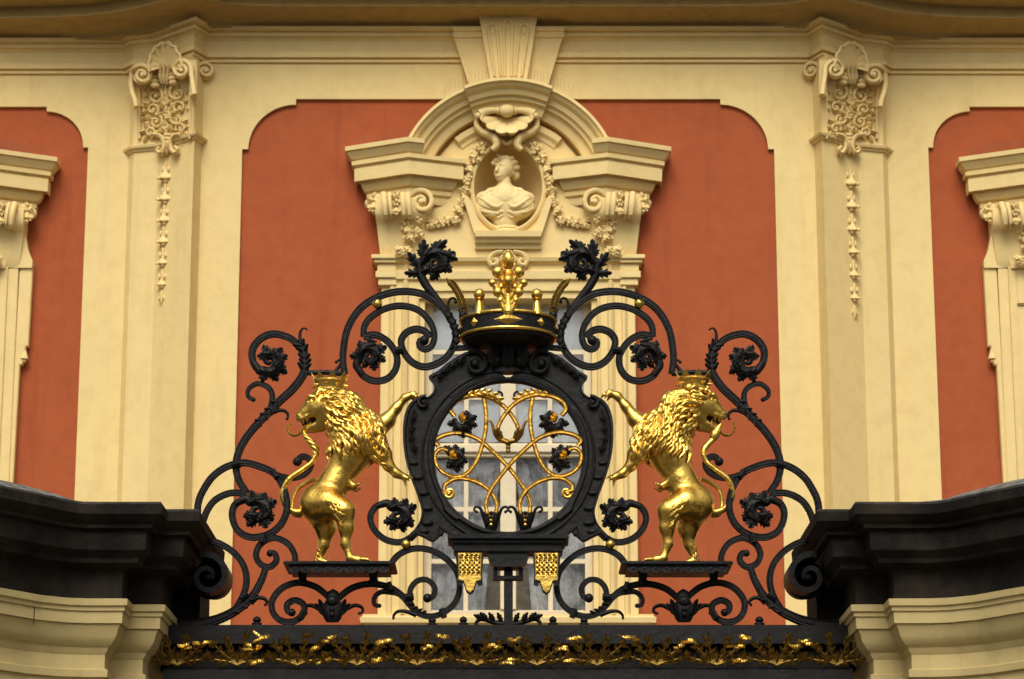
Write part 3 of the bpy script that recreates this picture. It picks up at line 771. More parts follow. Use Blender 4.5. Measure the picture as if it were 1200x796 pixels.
# the two canted cornice blocks: plan comes forward to a ridge, then back
for s_ in (1, -1):
    q = [(436, 0), (436, 7), (482, 30), (524, 14), (524, 0)]
    path = [(X(px, 200, YC), YC - d * SF) for px, d in q]
    z = lambda py: Z(py, YC)
    prof = [(0, z(246)), (.01, z(243)), (.012, z(237)), (.034, z(235.5)), (.036, z(231)), (.022, z(230)), (.05, z(228)), (.078, z(221)), (.082, z(216.5)), (.112, z(216)), (.118, z(219)), (.127, z(218.5)), (.13, z(204)), (.118, z(203)), (.120, z(201.5)), (.148, z(200.5)), (.150, z(196)), (.0, z(193))]
    mb = MB(); mb.mould(path, prof); pc = reg(fin(mb, s_).build('pediment_cornice', M_TRIM, palace, smooth=25))
    sp_ = [(X(436, 200, YC), YC), (X(436, 200, YC), YC - 7 * SF), (X(482, 200, YC), YC - 30 * SF), (X(489, 200, YC), YC - 27.5 * SF)]
    mb = MB(); mb.mould(sp_, [(0, z(195.9)), (.135, z(195.9)), (.137, z(194.5)), (.152, z(193.5)), (.165, z(190.5)), (.186, z(187)), (.178, z(186.5)), (.180, z(185.5)), (.198, z(185)), (.20, z(180)), (.0, z(176))]); reg(fin(mb, s_).build('sima', M_TRIM, pc, smooth=25))
    # console block below
    mb = MB()
    x0, x1 = X(441, 270, YC), X(500, 270, YC)
    V = []; F = []; sec = [(241, 34), (248, 36), (256, 36), (262, 33), (266, 27), (272, 22), (282, 19), (292, 17), (300, 15), (306, 12)]
    for py, d in sec:
        w_ = 1.0 if py < 266 else lerp(.97, .80, (py - 266) / 40)
        xa, xb = lerp((x0 + x1) / 2, x0, w_), lerp((x0 + x1) / 2, x1, w_)
        V += [(xa, YC + .02, Z(py, YC)), (xa, YC - d * SF * .8, Z(py, YC)), ((xa + xb) / 2, YC - d * SF * 1.1, Z(py, YC)), (xb, YC - d * SF * .85, Z(py, YC)), (xb, YC + .02, Z(py, YC))]
    for i in range(len(sec) - 1):
        for k in range(4): F.append((i * 5 + k, i * 5 + k + 1, i * 5 + 6 + k, i * 5 + 5 + k))
    F.append((0, 1, 2, 3, 4)); F.append(tuple((len(sec) - 1) * 5 + k for k in range(4, -1, -1))); mb.add(V, F)
    con = reg(fin(mb, s_).build('console', M_TRIM, palace, smooth=40, recalc=True))
    # inner coil facing the niche, strap ribs over the roll, and the lump of leaves at the outer end
    mb = MB()
    pts = spiral(495, 246, 15, 3, -150, 380, 46)
    mb.sweep([A2(x, y, lerp(31, 34, i / 46)) for i, (x, y) in enumerate(pts)], [SF * lerp(2.8, 1.8, i / 46) for i in range(46)], [(-1, -3), (-1, 1), (-.4, 1.5), (.4, 1.5), (1, 1), (1, -3)])
    mb.ball(A2(495, 246, 33), 4.2 * SF); reg(fin(mb, s_).build('volute', M_TRIM, con, smooth=45))
    mb = MB()
    for (px, w_) in ((451, 3.5), (457.5, 2.2), (472.5, 3.0), (479, 3.4)):
        mb.sweep([A2(px + (py - 236) * .09, py, d) for py, d in ((237, 34), (245, 40.5), (254, 41), (261, 38), (264, 31))], w_ * SF, [(-1, -1), (-1, .5), (-.5, 1), (.5, 1), (1, .5), (1, -1)])
    reg(fin(mb, s_).build('strap', M_TRIM, con))
    rnd = random.Random(3)
    def leafball(mb, px, py, r, d, seed):
        r *= 1.3
        rn = random.Random(seed); c = A2(px, py, d)
        mb.ball(c, r * .62 * SF, 10, 6)
        for k in range(9):
            v = unit(np.array((rn.gauss(0, 1), -abs(rn.gauss(0, .8)) - .15, rn.gauss(0, 1)))); sd_ = unit(np.cross(v, (rn.gauss(0, 1), .3, rn.gauss(0, 1))))
            mb.leaflet(c + v * r * .30 * SF, unit(v + .5 * np.cross(v, sd_)), sd_, v, r * .95 * SF, r * .38 * SF, 2, .5, .8, .5, 6)
            if k % 3 == 0: mb.ball(c + v * r * .75 * SF, r * .22 * SF, 8, 6)
    mb = MB(); leafball(mb, 435, 243, 9, 14, 1); leafball(mb, 440, 248, 8, 18, 2); leafball(mb, 444, 238, 7, 18, 9); reg(fin(mb, s_).build('leaf_boss', M_TRIM, con))
    for i, py in enumerate((240, 249, 258)):
        mb = MB(); leafball(mb, 465 + i * .5, py, 5.2, 38, i); reg(fin(mb, s_).build('leaf_boss', M_TRIM, con))
    for i, (px, py) in enumerate(((475, 268), (478, 276), (481, 285), (492, 262), (491, 280), (470, 300), (478, 303))):
        mb = MB(); leafball(mb, px, py, 6.4, 24, 20 + i); reg(fin(mb, s_).build('leaf_boss', M_TRIM, con))
    # garland: from the shell round the niche and across to the console
    gl = [(564, 180, 7.5), (555.5, 191, 7.5), (550, 204, 7), (546.5, 217, 7), (546, 230, 6.5), (544, 243, 7), (538, 252, 7), (534.5, 263, 6.5), (525, 263.5, 6), (516, 267, 6), (507, 269.5, 6), (500, 262, 5)]
    mb = MB(); mb.sweep([A2(x, y, 17) for x, y in spline([g[:2] for g in gl], 3)], 2.6 * SF); gs = fin(mb, s_).build('garland', M_TRIM, palace)
    for i, (px, py, r) in enumerate(gl):
        mb = MB(); leafball(mb, px, py, r, 19, 40 + i); fin(mb, s_).build('leaf_boss', M_TRIM, gs)
# shell crest over the niche: fan with a scalloped lip under a bead, horns to both sides and ribbons below
mb = MB(); V = []; F = []; cols, rows = 57, 8
for i in range(rows):
    t = i / (rows - 1)
    for j in range(cols):
        a = math.radians(lerp(4, 176, j / (cols - 1))); ph_ = j / (cols - 1) * 6 * math.pi; lobe = abs(math.sin(ph_)) ** .7
        R_ = t * (.84 + .16 * lobe)
        V.append(A2(594 + 31 * R_ * math.cos(a), 146 + 24 * R_ * math.sin(a), 27 + 11 * t ** 1.2 + 4.5 * lobe * t))
for i in range(rows - 1):
    for j in range(cols - 1): a = i * cols + j; F.append((a, a + cols, a + cols + 1, a + 1))
o = len(V); V += [v + np.array((0, .12, .012)) for v in V[(rows - 1) * cols:]]
for j in range(cols - 1): a = (rows - 1) * cols + j; F.append((a, a + 1, o + j + 1, o + j))
mb.add(V, F)
lip = [v + np.array((0, -.004, 0)) for v in V[(rows - 1) * cols:rows * cols]]; mb.sweep(lip, 1.3 * SF)
mb.ball(A2(594, 142, 38), 8.5 * SF, 14, 10, 1.15, .8, .9)
for k in (-1, 1): mb.sweep([A2(594 + k * 9, 142, 38), A2(594 + k * 11, 142, 38)], 5 * SF, ROUND12)
crest = mb.build('shell', M_TRIM, palace, smooth=60)
for s_ in (1, -1):
    mb = MB()
    pts = [(594 + s_ * x, y) for x, y in ((9, 140.5), (17, 140), (25, 141.5), (31, 145))]
    mb.sweep([A2(x, y + 1, 37) for x, y in pts], [3.4 * SF, 4.0 * SF, 5.0 * SF, 6.4 * SF], ROUND12); mb.ball(A2(594 + s_ * 33, 148, 39), 4 * SF, 10, 8)
    mb.build('horn', M_TRIM, crest)
    mb = MB()
    pts = spline([(594 + s_ * 34, 148), (594 + s_ * 35, 157), (594 + s_ * 29, 164), (594 + s_ * 20, 168), (594 + s_ * 14, 172), (594 + s_ * 12, 179), (594 + s_ * 17, 185)], 1.5)
    mb.sweep([A2(x, y, 31) for x, y in pts], [SF * interp(i / len(pts), (0, .4, .75, 1), (3, 3.2, 4.6, 2)) for i in range(len(pts))], [(-1, -2), (-1, .6), (-.5, 1.1), (.5, 1.1), (1, .6), (1, -2)])
    pts = [(594 + s_ * 13, 171), (594 + s_ * 7, 172.5), (594, 177)]
    mb.sweep([A2(x, y, 25) for x, y in pts], [2.4 * SF, 2.8 * SF, 2.2 * SF])
    mb.build('scroll_band', M_TRIM, crest)
# sill of the window
mb = MB(); x0 = X(432, 727, YC)
mb.mould([(x0, YC), (x0, YC - .05), (-x0, YC - .05), (-x0, YC)], [(0, Z(742, YC)), (.03, Z(741, YC)), (.03, Z(734, YC)), (.055, Z(732, YC)), (.06, Z(726, YC)), (.04, Z(724.5, YC)), (.04, Z(722, YC)), (-.04, Z(720, YC))])
mb.build('window_sill', M_TRIM, palace, smooth=25)

# casement: frame, bars, panes, reflection sheets and dim room
YW = YC + .13
win = MB(); 
x0, x1 = WX0, WX1
def wbar(mb, ax, bx, az, bz, y0=YW - .02, y1=YW + .03): mb.box(min(ax, bx), max(ax, bx), y0, y1, min(az, bz), max(az, bz))
mb = MB()
fw = .06
wbar(mb, x0, x0 + fw, WZ0, WZ1); wbar(mb, x1 - fw, x1, WZ0, WZ1); wbar(mb, x0 + fw, x1 - fw, WZ1 - fw, WZ1, YW - .0195); wbar(mb, x0 + fw, x1 - fw, WZ0, WZ0 + fw, YW - .0195)
wframe = mb.build('window', M_SASH, palace, smooth=0, bevel=.006)
zT0, zT1 = Z(537, YW), Z(521, YW)
mb = MB(); wbar(mb, x0 + fw, x1 - fw, zT0, zT1, YW - .05, YW + .02); wbar(mb, x0 + fw, x1 - fw, zT0 + .03, zT1 - .015, YW - .075, YW - .05); mb.build('transom', M_SASH, wframe, smooth=0, bevel=.006)
mw = .058
mb = MB(); wbar(mb, -mw, mw, WZ0 + fw, zT0 - .001, YW - .035, YW + .02); mb.build('mullion', M_SASH, wframe, smooth=0, bevel=.006)
mb = MB(); wbar(mb, -mw, mw, zT1 + .001, WZ1 - fw, YW - .035, YW + .02); mb.build('mullion', M_SASH, wframe, smooth=0, bevel=.006)
vb = .017
rows_lo = [WZ0 + fw, Z(658, YW), Z(597, YW), zT0]
rows_up = [zT1, Z(466, YW), Z(413, YW), WZ1 - fw]
rs = random.Random(11)
for (rws) in (rows_lo, rows_up):
    for s_ in (-1, 1):
        xa, xb = (x0 + fw, -mw) if s_ < 0 else (mw, x1 - fw); xm = (xa + xb) / 2
        mb = MB(); wbar(mb, xm - vb, xm + vb, rws[0], rws[-1], YW - .008, YW + .018)
        for z_ in rws[1:-1]: wbar(mb, xa, xb, z_ - vb, z_ + vb, YW - .0065, YW + .017)
        mb.build('glazing_bar', M_SASH, wframe, smooth=0)
        for i in range(len(rws) - 1):
            for (pa, pb) in ((xa, xm - vb), (xm + vb, xb)):
                za_, zb_ = rws[i] + (vb if i else 0), rws[i + 1] - (vb if i < len(rws) - 2 else 0)
                tx, tz = rs.uniform(-.004, .004), rs.uniform(-.006, .006)
                mb = MB(); y = YW + .006
                mb.add([(pa, y - tx, za_), (pb, y + tx, za_), (pb, y + tx + tz, zb_), (pa, y - tx + tz, zb_)], [(0, 1, 2, 3)]); mb.build('pane', M_GLASS, wframe, smooth=0)
# room box
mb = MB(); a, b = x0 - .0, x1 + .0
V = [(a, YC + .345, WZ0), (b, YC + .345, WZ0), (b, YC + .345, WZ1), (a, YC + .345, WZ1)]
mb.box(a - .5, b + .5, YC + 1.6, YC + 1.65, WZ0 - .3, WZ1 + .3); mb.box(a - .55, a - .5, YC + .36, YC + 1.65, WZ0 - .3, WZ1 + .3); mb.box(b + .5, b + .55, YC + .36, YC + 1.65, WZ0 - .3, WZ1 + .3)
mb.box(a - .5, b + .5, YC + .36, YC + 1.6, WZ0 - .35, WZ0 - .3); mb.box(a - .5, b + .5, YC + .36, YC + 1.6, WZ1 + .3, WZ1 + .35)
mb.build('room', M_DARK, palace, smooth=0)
# sheets added behind the glass: sky reflection above, mottled branch reflections below
mb = MB(); V = []; F = []; n = 60
for i in range(n + 1):
    x = lerp(x0 + .02, x1 - .02, i / n); y = YC + .175 + .008 * math.sin(i * .9) + .004 * math.sin(i * 2.3)
    V += [(x, y, Z(517, YW)), (x, y + .01, WZ1 + .02)]
for i in range(n): F.append((2 * i, 2 * i + 2, 2 * i + 3, 2 * i + 1))
mb.add(V, F); mb.build('sky_reflection_sheet', M_SKYREFL, wframe, smooth=80)
for s_ in (-1, 1):
    mb = MB(); V = []; F = []; n = 50; m = 14
    for k in range(m + 1):
        t = k / m; z = lerp(Z(540, YW), WZ0, t)
        for i in range(n + 1):
            u = i / n; wd = lerp(.56, .50, math.sin(math.pi * t * .6))
            x = s_ * (-x0 - .03) - s_ * u * wd * (1 - .15 * t); y = YC + .205 + .009 * math.sin(u * 34 + 2 * t) + .005 * math.sin(u * 90 + 5 * t)
            V.append((x, y, z))
    for k in range(m):
        for i in range(n): a = k * (n + 1) + i; F.append((a, a + 1, a + n + 2, a + n + 1))
    mb.add(V, F); mb.build('branch_reflection_sheet', M_BRANCHREFL, wframe, smooth=80)

# ---- side windows: same pediment, cornices and consoles, with eared jambs
def copy_shift(o, dx, dy, parent):
    c = o.copy(); COL.objects.link(c); c.parent = parent; c.location = (dx, dy, 0); return c
for s_ in (1, -1):
    mapping = {}
    for o in sur:
        if o.name.startswith(('window_jamb', 'impost', 'lintel')): continue
        par = mapping.get(o.parent, palace)
        sub = par is not palace
        c = copy_shift(o, 0 if sub else s_ * DX, 0 if sub else YS - YC, par)
        mapping[o] = c
    for h in (1, -1):
        mb = MB(); xo = s_ * DX
        def q(px, py): p = at(px, py, YC); return (p[0], p[2])
        # eared architrave, outermost and inner steps
        for (o1, o2, zl, d) in ((430, 446, 405, 7), (446, 497, 730, 10)):
            pass
        ear = [q(431, 302), q(446, 302), q(446, 760), q(440, 760), q(440, 420), q(437, 420), q(434, 398), q(431, 398)]
        mb.prism(ear, YS - .05, YS + .02)
        for (a, b, d) in ((445.5, 458, 10), (457.5, 466, 13), (465.5, 478, 10), (477.5, 486, 7), (485.5, 497, 4)):
            mb.box(X(a, 450, YC), X(b, 450, YC), YS - d * SF, YS + .02, Z(790, YC), Z(302, YC) - .001 * d)
        mm = fin(mb, h); mm.v = [(x + xo, y, z) for x, y, z in mm.v]
        jb = mm.build('window_jamb', M_TRIM, palace, smooth=0, recalc=True, bevel=.005)
        mb = MB()
        mb.lathe((0, 0, 0), [(.0, .05), (.012, .045), (.02, .02), (.03, -.02), (.034, -.03), (.0, -.032)], 10, capb=False, capt=False); mb.ball((0, 0, -.045), .018, 8, 6)
        p = q(435.5, 408); mb.v = [(x + p[0], y + YS - .03, z + p[1]) for x, y, z in mb.v]
        mm = fin(mb, h); mm.v = [(x + xo, y, z) for x, y, z in mm.v]; mm.build('drop', M_TRIM, jb)
        # body of the console reaching to the jamb
        mb = MB(); pts = [q(441, 240), q(497, 240), q(497, 306), q(431, 306), q(431, 298), q(437, 285), q(441, 268)]
        mb.prism(pts, YS - .07, YS + .02); mm = fin(mb, h); mm.v = [(x + xo, y, z) for x, y, z in mm.v]; mm.build('console_back', M_TRIM, palace, smooth=0, recalc=True)
    mb = MB(); xa, xb = X(497, 450, YC), -X(497, 450, YC)
    mb.box(xa + s_ * DX, xb + s_ * DX, YS - .01, YS + .02, Z(790, YC), Z(345, YC)); mb.build('shutter', M_SASH, palace, smooth=0)
    mb = MB(); mb.box(xa - .2 + s_ * DX, xb + .2 + s_ * DX, YS - .09, YS + .02, Z(350, YC), Z(306, YC)); mb.build('lintel', M_TRIM, palace, smooth=0, bevel=.01)

# thin bird spikes along the tops of the pediment
def spikes(name, pts, n, h, seed):
    mb = MB(); rn = random.Random(seed); S = np.array(pts)
    for i in range(n):
        t = (i + .5) / n * (len(S) - 1); k = min(len(S) - 2, int(t)); p = lerp(S[k], S[k + 1], t - k)
        mb.sweep([p, p + np.array((rn.gauss(0, .006), rn.gauss(-.01, .012), h * rn.uniform(.85, 1.1)))], .0011, [(1, 0), (-.5, .8), (-.5, -.8)])
    mb.build(name, M_WIRE, palace, smooth=0, kind='stuff')
XM_ = 2 * PCX
M_WIRE = paint('dull_wire', (.16, .10, .06), .6)
for s_ in (1, -1):
    spikes('bird_spikes', [(s_ * at(x, y, YC)[0], YC - d * SF, Z(y, YC)) for x, y, d in ((414, 181, 18), (482, 178, 44))], 22, .10, 1)
    spikes('bird_spikes', [(s_ * at(x, y, YC)[0], YC - 34 * SF, Z(y, YC)) for x, y in ((520, 121, ), (548, 109), (575, 103))], 14, .09, 2)
    spikes('bird_spikes', [(s_ * (at(x, y, YC)[0] - DX), YS - d * SF, Z(y, YC)) for x, y, d in ((414, 181, 18), (482, 178, 44))], 22, .10, 3)
    spikes('bird_spikes', [(s_ * (at(x, y, YC)[0] + DX), YS - d * SF, Z(y, YC)) for x, y, d in ((XM_ - 414, 181, 18), (XM_ - 482, 178, 44))], 22, .10, 4)

# ------------------------------------------------------------------ gate piers (left one modelled, right mirrored)
def pier(sgn):
    side = 'left' if sgn > 0 else 'right'
    lab = ('gate pier with soot black cornice and pale yellow moulding beside the lion facing the cracked stucco streak' if 0 else None)
    t = thing('gate_pier', 'pale yellow gate pier under a black stone cornice, at the end of the gate where the lion looks ' + ('west' if 0 else ''), 'pier')
    t['label'] = ('pale yellow pier with black stone cornice, its stucco streaked by a thin dark crack' if sgn > 0 else
                  'pale yellow pier with black stone cornice, clean stucco without the dark crack')
    t['group'] = 'piers either side of the gate'
    NP = 177
    def path(nx=NP, dy=0.0):
        L = [(-420, 10.0), (-260, 10.35), (-120, 10.72), (-60, 10.91), (-20, 11.06), (15, 11.23), (50, 11.42), (80, 11.505), (105, 11.53), (nx - 38, 11.53), (nx - 38, 11.70), (nx, 11.70), (nx, 12.55)]
        return [(X(px, 690, 11.6), Y + dy) for px, Y in L]
    P = path()
    ze = lambda py, p: Z(py, 11.70 - p)                    # heights read on the set-back block
    # black cornice
    prof = [(.0, ze(716, .03)), (.03, ze(716, .03)), (.03, ze(690, .03)), (.035, ze(676, .03)), (.06, ze(672, .05)), (.10, ze(668, .08)), (.105, ze(662, .1)), (.135, ze(653, .13)), (.137, ze(652.5, .13)), (.14, ze(630, .14)), (.165, ze(627, .16)),
            (.168, ze(622, .17)), (.185, ze(619, .18)), (.20, ze(613, .2)), (.21, ze(611, .2)), (.213, ze(600, .2)), (.205, ze(597, .2)), (.02, ze(597, .2) + .012), (0, ze(597, .2) + .012)]
    mb = MB(); mb.mould(P, prof); fin(mb, sgn).build('black_cornice', M_STONE, t, smooth=25)
    # sloping weathering on top of the curved wing
    mb = MB(); q = P[:8] + [(X(120, 690, 11.6), 11.52)]
    top = ze(597, .2); V = []; F = []
    for i, (x, y) in enumerate(q):
        h = .078 * (1, 1, 1, 1, 1, .98, .92, .7, .0)[i]
        V += [(x, y - .185, top + .002), (x, y - .05, top + .012 + .45 * h), (x, y + .42, top + .02 + h * 1.55), (x, y + .5, top - .05)]
    for i in range(len(q) - 1):
        for k in range(3): F.append((i * 4 + k, i * 4 + 4 + k, i * 4 + 5 + k, i * 4 + k + 1))
    mb.add(V, F); fin(mb, sgn).build('capping', M_STONE, t, smooth=60)
    # pale cornice below
    zy = lambda py, p: Z(py, 11.70 - p)
    prof = [(-.06, zy(850, 0)), (-.045, zy(850, 0)), (-.045, zy(800, 0)), (-.03, zy(798, 0)), (-.028, zy(790, 0)), (-.045, zy(788, 0)), (-.045, zy(772, 0)), (-.035, zy(768, 0)), (-.03, zy(764, 0)), (-.012, zy(760, 0)), (.008, zy(752, 0)), (.016, zy(744, 0)),
            (.022, zy(741, .0)), (.024, zy(738, .0)), (.034, zy(737, 0.03)), (.036, zy(724, .03)), (.044, zy(723, .03)), (.046, zy(718.5, .04)), (.056, zy(716.5, .05)), (.058, zy(709, .05)), (.02, zy(707, .05)), (-.06, zy(707, .05))]
    mb = MB(); mb.mould(P, prof); fin(mb, sgn).build('pale_cornice', M_PIERY, t, smooth=25)
    mb = MB(); mb.box(X(196, 690, 12.3), X(239, 690, 12.3), 12.14, 12.56, Z(790, 12.2), ze(650, .1)); fin(mb, sgn).build('inner_jamb', M_STONE, t, smooth=0, bevel=.01)
    # shaft and body
    zb = zy(849, 0)
    xs = [p[0] for p in P]
    mb = MB(); mb.mould([(x - (.055 if i > 9 else 0), y + .055) for i, (x, y) in enumerate(P)], [(0, 0), (0, zb)]); fin(mb, sgn).build('shaft', M_PIERY, t, smooth=25)
    if sgn > 0:   # the thin dark crack / run-off mark in the pale cornice
        mb = MB(); p0 = at(40.5, 706, 11.20); 
        pts = [at(px, py, Y) for px, py, Y in ((40.5, 711, 11.315), (40, 720, 11.33), (39.6, 728, 11.335), (39.5, 733, 11.337))]
        mb.sweep(pts, [.0016, .0022, .002, .001], ROUND, flat=.6); 
        mb.build('crack', M_STONE, t)
    return t
both(pier)

# ------------------------------------------------------------------ gate beam with pierced acanthus frieze
beam = thing('gate_beam', 'black iron cross beam with a gilded acanthus frieze, spanning between the piers', 'beam')
bz = lambda py, d=0: G(600, py, d)[2]
bx0, bx1 = G(196, 740)[0], -G(196, 740)[0]
mb = MB(); mb.mould([(bx0, YG - .05), (bx1, YG - .05)], [(-.12, bz(762)), (-.06, bz(762)), (0, bz(756)), (0, bz(735.5)), (-.006, bz(734)), (-.14, bz(733.4))]); mb.build('rail', M_BEAM, beam, smooth=20)
mb = MB(); mb.box(bx0, bx1, YG + .02, YG + .10, bz(800), bz(755)); mb.build('frieze_ground', M_IRON2, beam, smooth=0)
mb = MB(); mb.mould([(bx0, YG - .09), (bx1, YG - .09)], [(-.17, bz(830)), (0, bz(830)), (0, bz(788)), (-.012, bz(785.5)), (-.03, bz(784.5)), (-.17, bz(784))]); mb.build('lower_rail', M_BEAM, beam, smooth=20)
rnd = random.Random(8)
def spray(cx, k):
    """one acanthus spray: V of branching leaves that lean out at the top"""
    mb = MB(); rn = random.Random(100 + k)
    base = (cx, 782)
    for h in (-1, 1):
        for (dx, dy, ex, ey, r) in ((10, -3, 36, -10, 1.7), (9, -7, 27, -23, 1.6), (5, -9, 12, -30, 1.5)):
            ex *= rn.uniform(.9, 1.1); ey *= rn.uniform(.9, 1.08)
            def D(y): return 26 + max(0, (775 - y)) * .42
            pts = spline([(base[0], base[1] + 1), (base[0] + h * dx, base[1] + dy), (base[0] + h * lerp(dx, ex, .6), base[1] + lerp(dy, ey, .62) + 1.5), (base[0] + h * ex, base[1] + ey)], 2.5)
            V = [G(x, y, D(y)) for x, y in pts]
            mb.sweep(V, [SG * r * lerp(1.15, .55, i / len(V)) for i in range(len(V))], flat=.8)
            for f in (.3, .52, .76, 1.0):
                i = min(len(V) - 2, int(f * (len(V) - 1))); tdir = unit(V[i + 1] - V[i])
                for q in ((-1, 1) if f < 1 else (0, -1, 1)):
                    nn = unit(np.cross(tdir, (0, -1, 0))); dd = unit(tdir + q * .9 * nn + np.array((0, -.35, .12)))
                    sd_ = unit(np.cross(dd, (0, -1, .2)))
                    mb.leaflet(V[i], dd, sd_, unit(np.array((0, -1, .55))), SG * rn.uniform(6.5, 10.5), SG * rn.uniform(2.0, 3.0), 2, .05, .9, .5, 8, curl=rn.uniform(-.4, .4))
    mb.leaflet(G(cx, 780, 27), unit((0, -.3, 1)), (1, 0, 0), (0, -1, .3), SG * 15, SG * 2.4, 3, .1, .8, .5, 9)
    return mb.build('acanthus_spray', M_GOLD2, beam, smooth=60)
for k in range(12): spray(211 + 69.7 * k, k)
def sprig(cx, cy, k):
    """bright gilt leaf laid over the joint between two sprays, its face turned up to the sky"""
    mb = MB(); rn = random.Random(300 + k)
    for q in range(3 + k % 2):
        a = rn.uniform(-.5, .5) + (0, .3, math.pi, math.pi - .4)[q]
        dd = unit(np.array((math.cos(a), -.35, .25 * math.sin(a) + rn.uniform(-.1, .2)))); nn = unit(np.array((.3 * rn.gauss(0, 1), -.62, 1 + .3 * rn.gauss(0, 1))))
        sd_ = unit(np.cross(nn, dd)); mb.leaflet(G(cx + rn.uniform(-3, 3), cy + rn.uniform(-2, 2), 44), dd, sd_, nn, SG * rn.uniform(6, 11), SG * rn.uniform(2.0, 3.0), 3, rn.uniform(-.2, .4), .9, .6, 12, jag=.6, curl=rn.uniform(-.5, .5))
    return mb.build('gilt_sprig', M_GOLD, beam, smooth=60)
for k in range(11):
    cx = 246 + 69.7 * k + rnd.uniform(-8, 8); sprig(cx, 757 + rnd.uniform(-4, 3), k)
    if k % 4 != 3: sprig(cx - 18 + rnd.uniform(-6, 10), 765, 50 + k)
    if rnd.random() < .5: sprig(cx - 6, 781, 90 + k)

# ------------------------------------------------------------------ wrought-iron overthrow
gate = thing('iron_overthrow', 'black wrought iron overthrow of scrolls and leaves with gilded monogram and crown', 'ironwork')
XM = 2 * PCX
def two(mb, name, mat, parent=gate, smooth=45):
    a = mb.build(name, mat, parent, smooth); pb = PAIR.get(parent, parent)
    b = mb.mirrored().build(name, mat, pb, smooth); PAIR[a] = b; return a
PAIR = {}
def bar(mb, pts, w=4.2, d0=0, d1=0, taper=(1, 1), sec=IRON, flat=1.0, step=2.0, tipball=0.0):
    S = spline(pts, step); n = len(S)
    V = [G(x, y, lerp(d0, d1, i / (n - 1))) for i, (x, y) in enumerate(S)]
    R = [SG * w * lerp(taper[0], taper[1], i / (n - 1)) for i in range(n)]
    mb.sweep(V, R, sec, flat=flat)
    if tipball: mb.ball(V[-1], SG * tipball, 12, 8, 1, 1.1, 1)
    return V
def scroll(pts, w=4.0, name='scroll', **kw):
    global LAST
    LAST = (pts[-2], pts[-1], w); mb = MB(); bar(mb, pts, w, **kw); return two(mb, name, M_IRON)

def curled_leaf(cx, cy, r, a0, hand, spread=300, seed=0, mat=None, name='curled_leaf', parent=gate, tips=7, pair=True):
    """acanthus leaf rolled up at the end of a scroll: coil of the stalk with jagged lobes flaring outwards.
    a0: angle (deg, y down) where the stalk enters; hand=+1 coils clockwise as seen"""
    mb = MB(); rn = random.Random(seed)
    n = 44; pts = []; rad = []; pix = []
    for i in range(n):
        t = i / (n - 1); a = math.radians(a0 + hand * 400 * t); R = r * lerp(.80, .16, t ** .85)
        th = interp(t, (0, .12, .35, .6, .85, 1), (.24, .40, .46, .34, .19, .14))
        pix.append((cx + R * math.cos(a), cy + R * math.sin(a), a)); pts.append(G(pix[-1][0], pix[-1][1], 2 + 7 * t)); rad.append(SG * r * th)
    flut = [((1.0 if k % 2 else .80) * math.cos(k * math.pi / 7), (1.0 if k % 2 else .80) * math.sin(k * math.pi / 7)) for k in range(14)]
    mb.sweep(pts, rad, flut, flat=1.3)
    if pair:                                           # stalk joining the scroll to the roll
        S = spline([LAST[0], LAST[1], pix[1][:2], pix[5][:2]], 1.5); mb.sweep([G(x, y, 1.5) for x, y in S], [SG * lerp(LAST[2], r * .36, i / len(S)) for i in range(len(S))], ROUND12)
    mb.ball(pts[-1], SG * r * .16, 10, 8)
    for k in range(tips):                              # broad lobes peeling off the outside of the roll
        f = k / (tips - 1); i = int(lerp(3, n * min(.8, spread / 400), f)); x, y, a = pix[i]
        a += rn.uniform(-.12, .12)
        b = np.array((x + .12 * r * math.cos(a), y + .12 * r * math.sin(a)))
        lean = lerp(.15, .75, f) + rn.uniform(-.25, .25); da = a + hand * lean
        dd = unit(np.array((math.cos(da), rn.uniform(-.45, .25), -math.sin(da)))); nor = unit(np.array((.4 * math.cos(a), -1, -.4 * math.sin(a))))
        sd_ = unit(np.cross(nor, dd)); nor = unit(np.cross(dd, sd_))
        L = r * (.60 + .16 * math.sin(math.pi * f)) * rn.uniform(.85, 1.15)
        mb.leaflet(G(b[0], b[1], 3 + 2 * f), dd, sd_, nor, SG * L, SG * L * .66, 3, rn.uniform(.0, .35), .45, .2, 15, jag=.45, curl=hand * rn.uniform(.0, .35))
    for k in range(4):                                 # overlapping leaf ribs wrapping the roll
        i = int(n * (.08 + .16 * k)); tg = unit(pts[i + 2] - pts[i]); rdl = unit(np.cross(tg, (0, -1, 0))) * -hand
        dd = unit(tg * .9 + rdl * .15 + np.array((0, -.25, 0))); sd_ = unit(np.cross(dd, (0, -1, 0)))
        mb.leaflet(pts[i] + np.array((0, -rad[i] * 1.05, 0)), dd, sd_, unit(np.cross(sd_, dd)) * (1 if unit(np.cross(sd_, dd))[1] < 0 else -1), SG * r * .75, SG * r * .22, 3, .25, .5, .3, 12, jag=.5)
    if pair: return two(mb, name, mat or M_IRON, parent, 60)
    return mb.build(name, mat or M_IRON, parent, 60)
def side_leaves(pts, w, n, L, name='stem_leaf', seed=0, sides=(1,)):
    """small jagged leaves clasping a stem"""
    mb = MB(); S = spline(pts, 2.0); V = [G(x, y, 3) for x, y in S]; rn = random.Random(seed)
    for k in range(n):
        i = min(len(V) - 2, int((k + .3) / n * (len(V) - 1))); td = unit(V[i + 1] - V[i]); nn = unit(np.cross(td, (0, -1, 0)))
        for q in sides:
            dd = unit(td * .75 + nn * q * .8 + np.array((0, -.3, 0))); mb.leaflet(V[i], dd, unit(np.cross(dd, (0, -1, 0))), (0, -1, 0), SG * L * rn.uniform(.85, 1.15), SG * L * .33, 2, .1, .6, .4, 8)
    return two(mb, name, M_IRON, gate, 60)
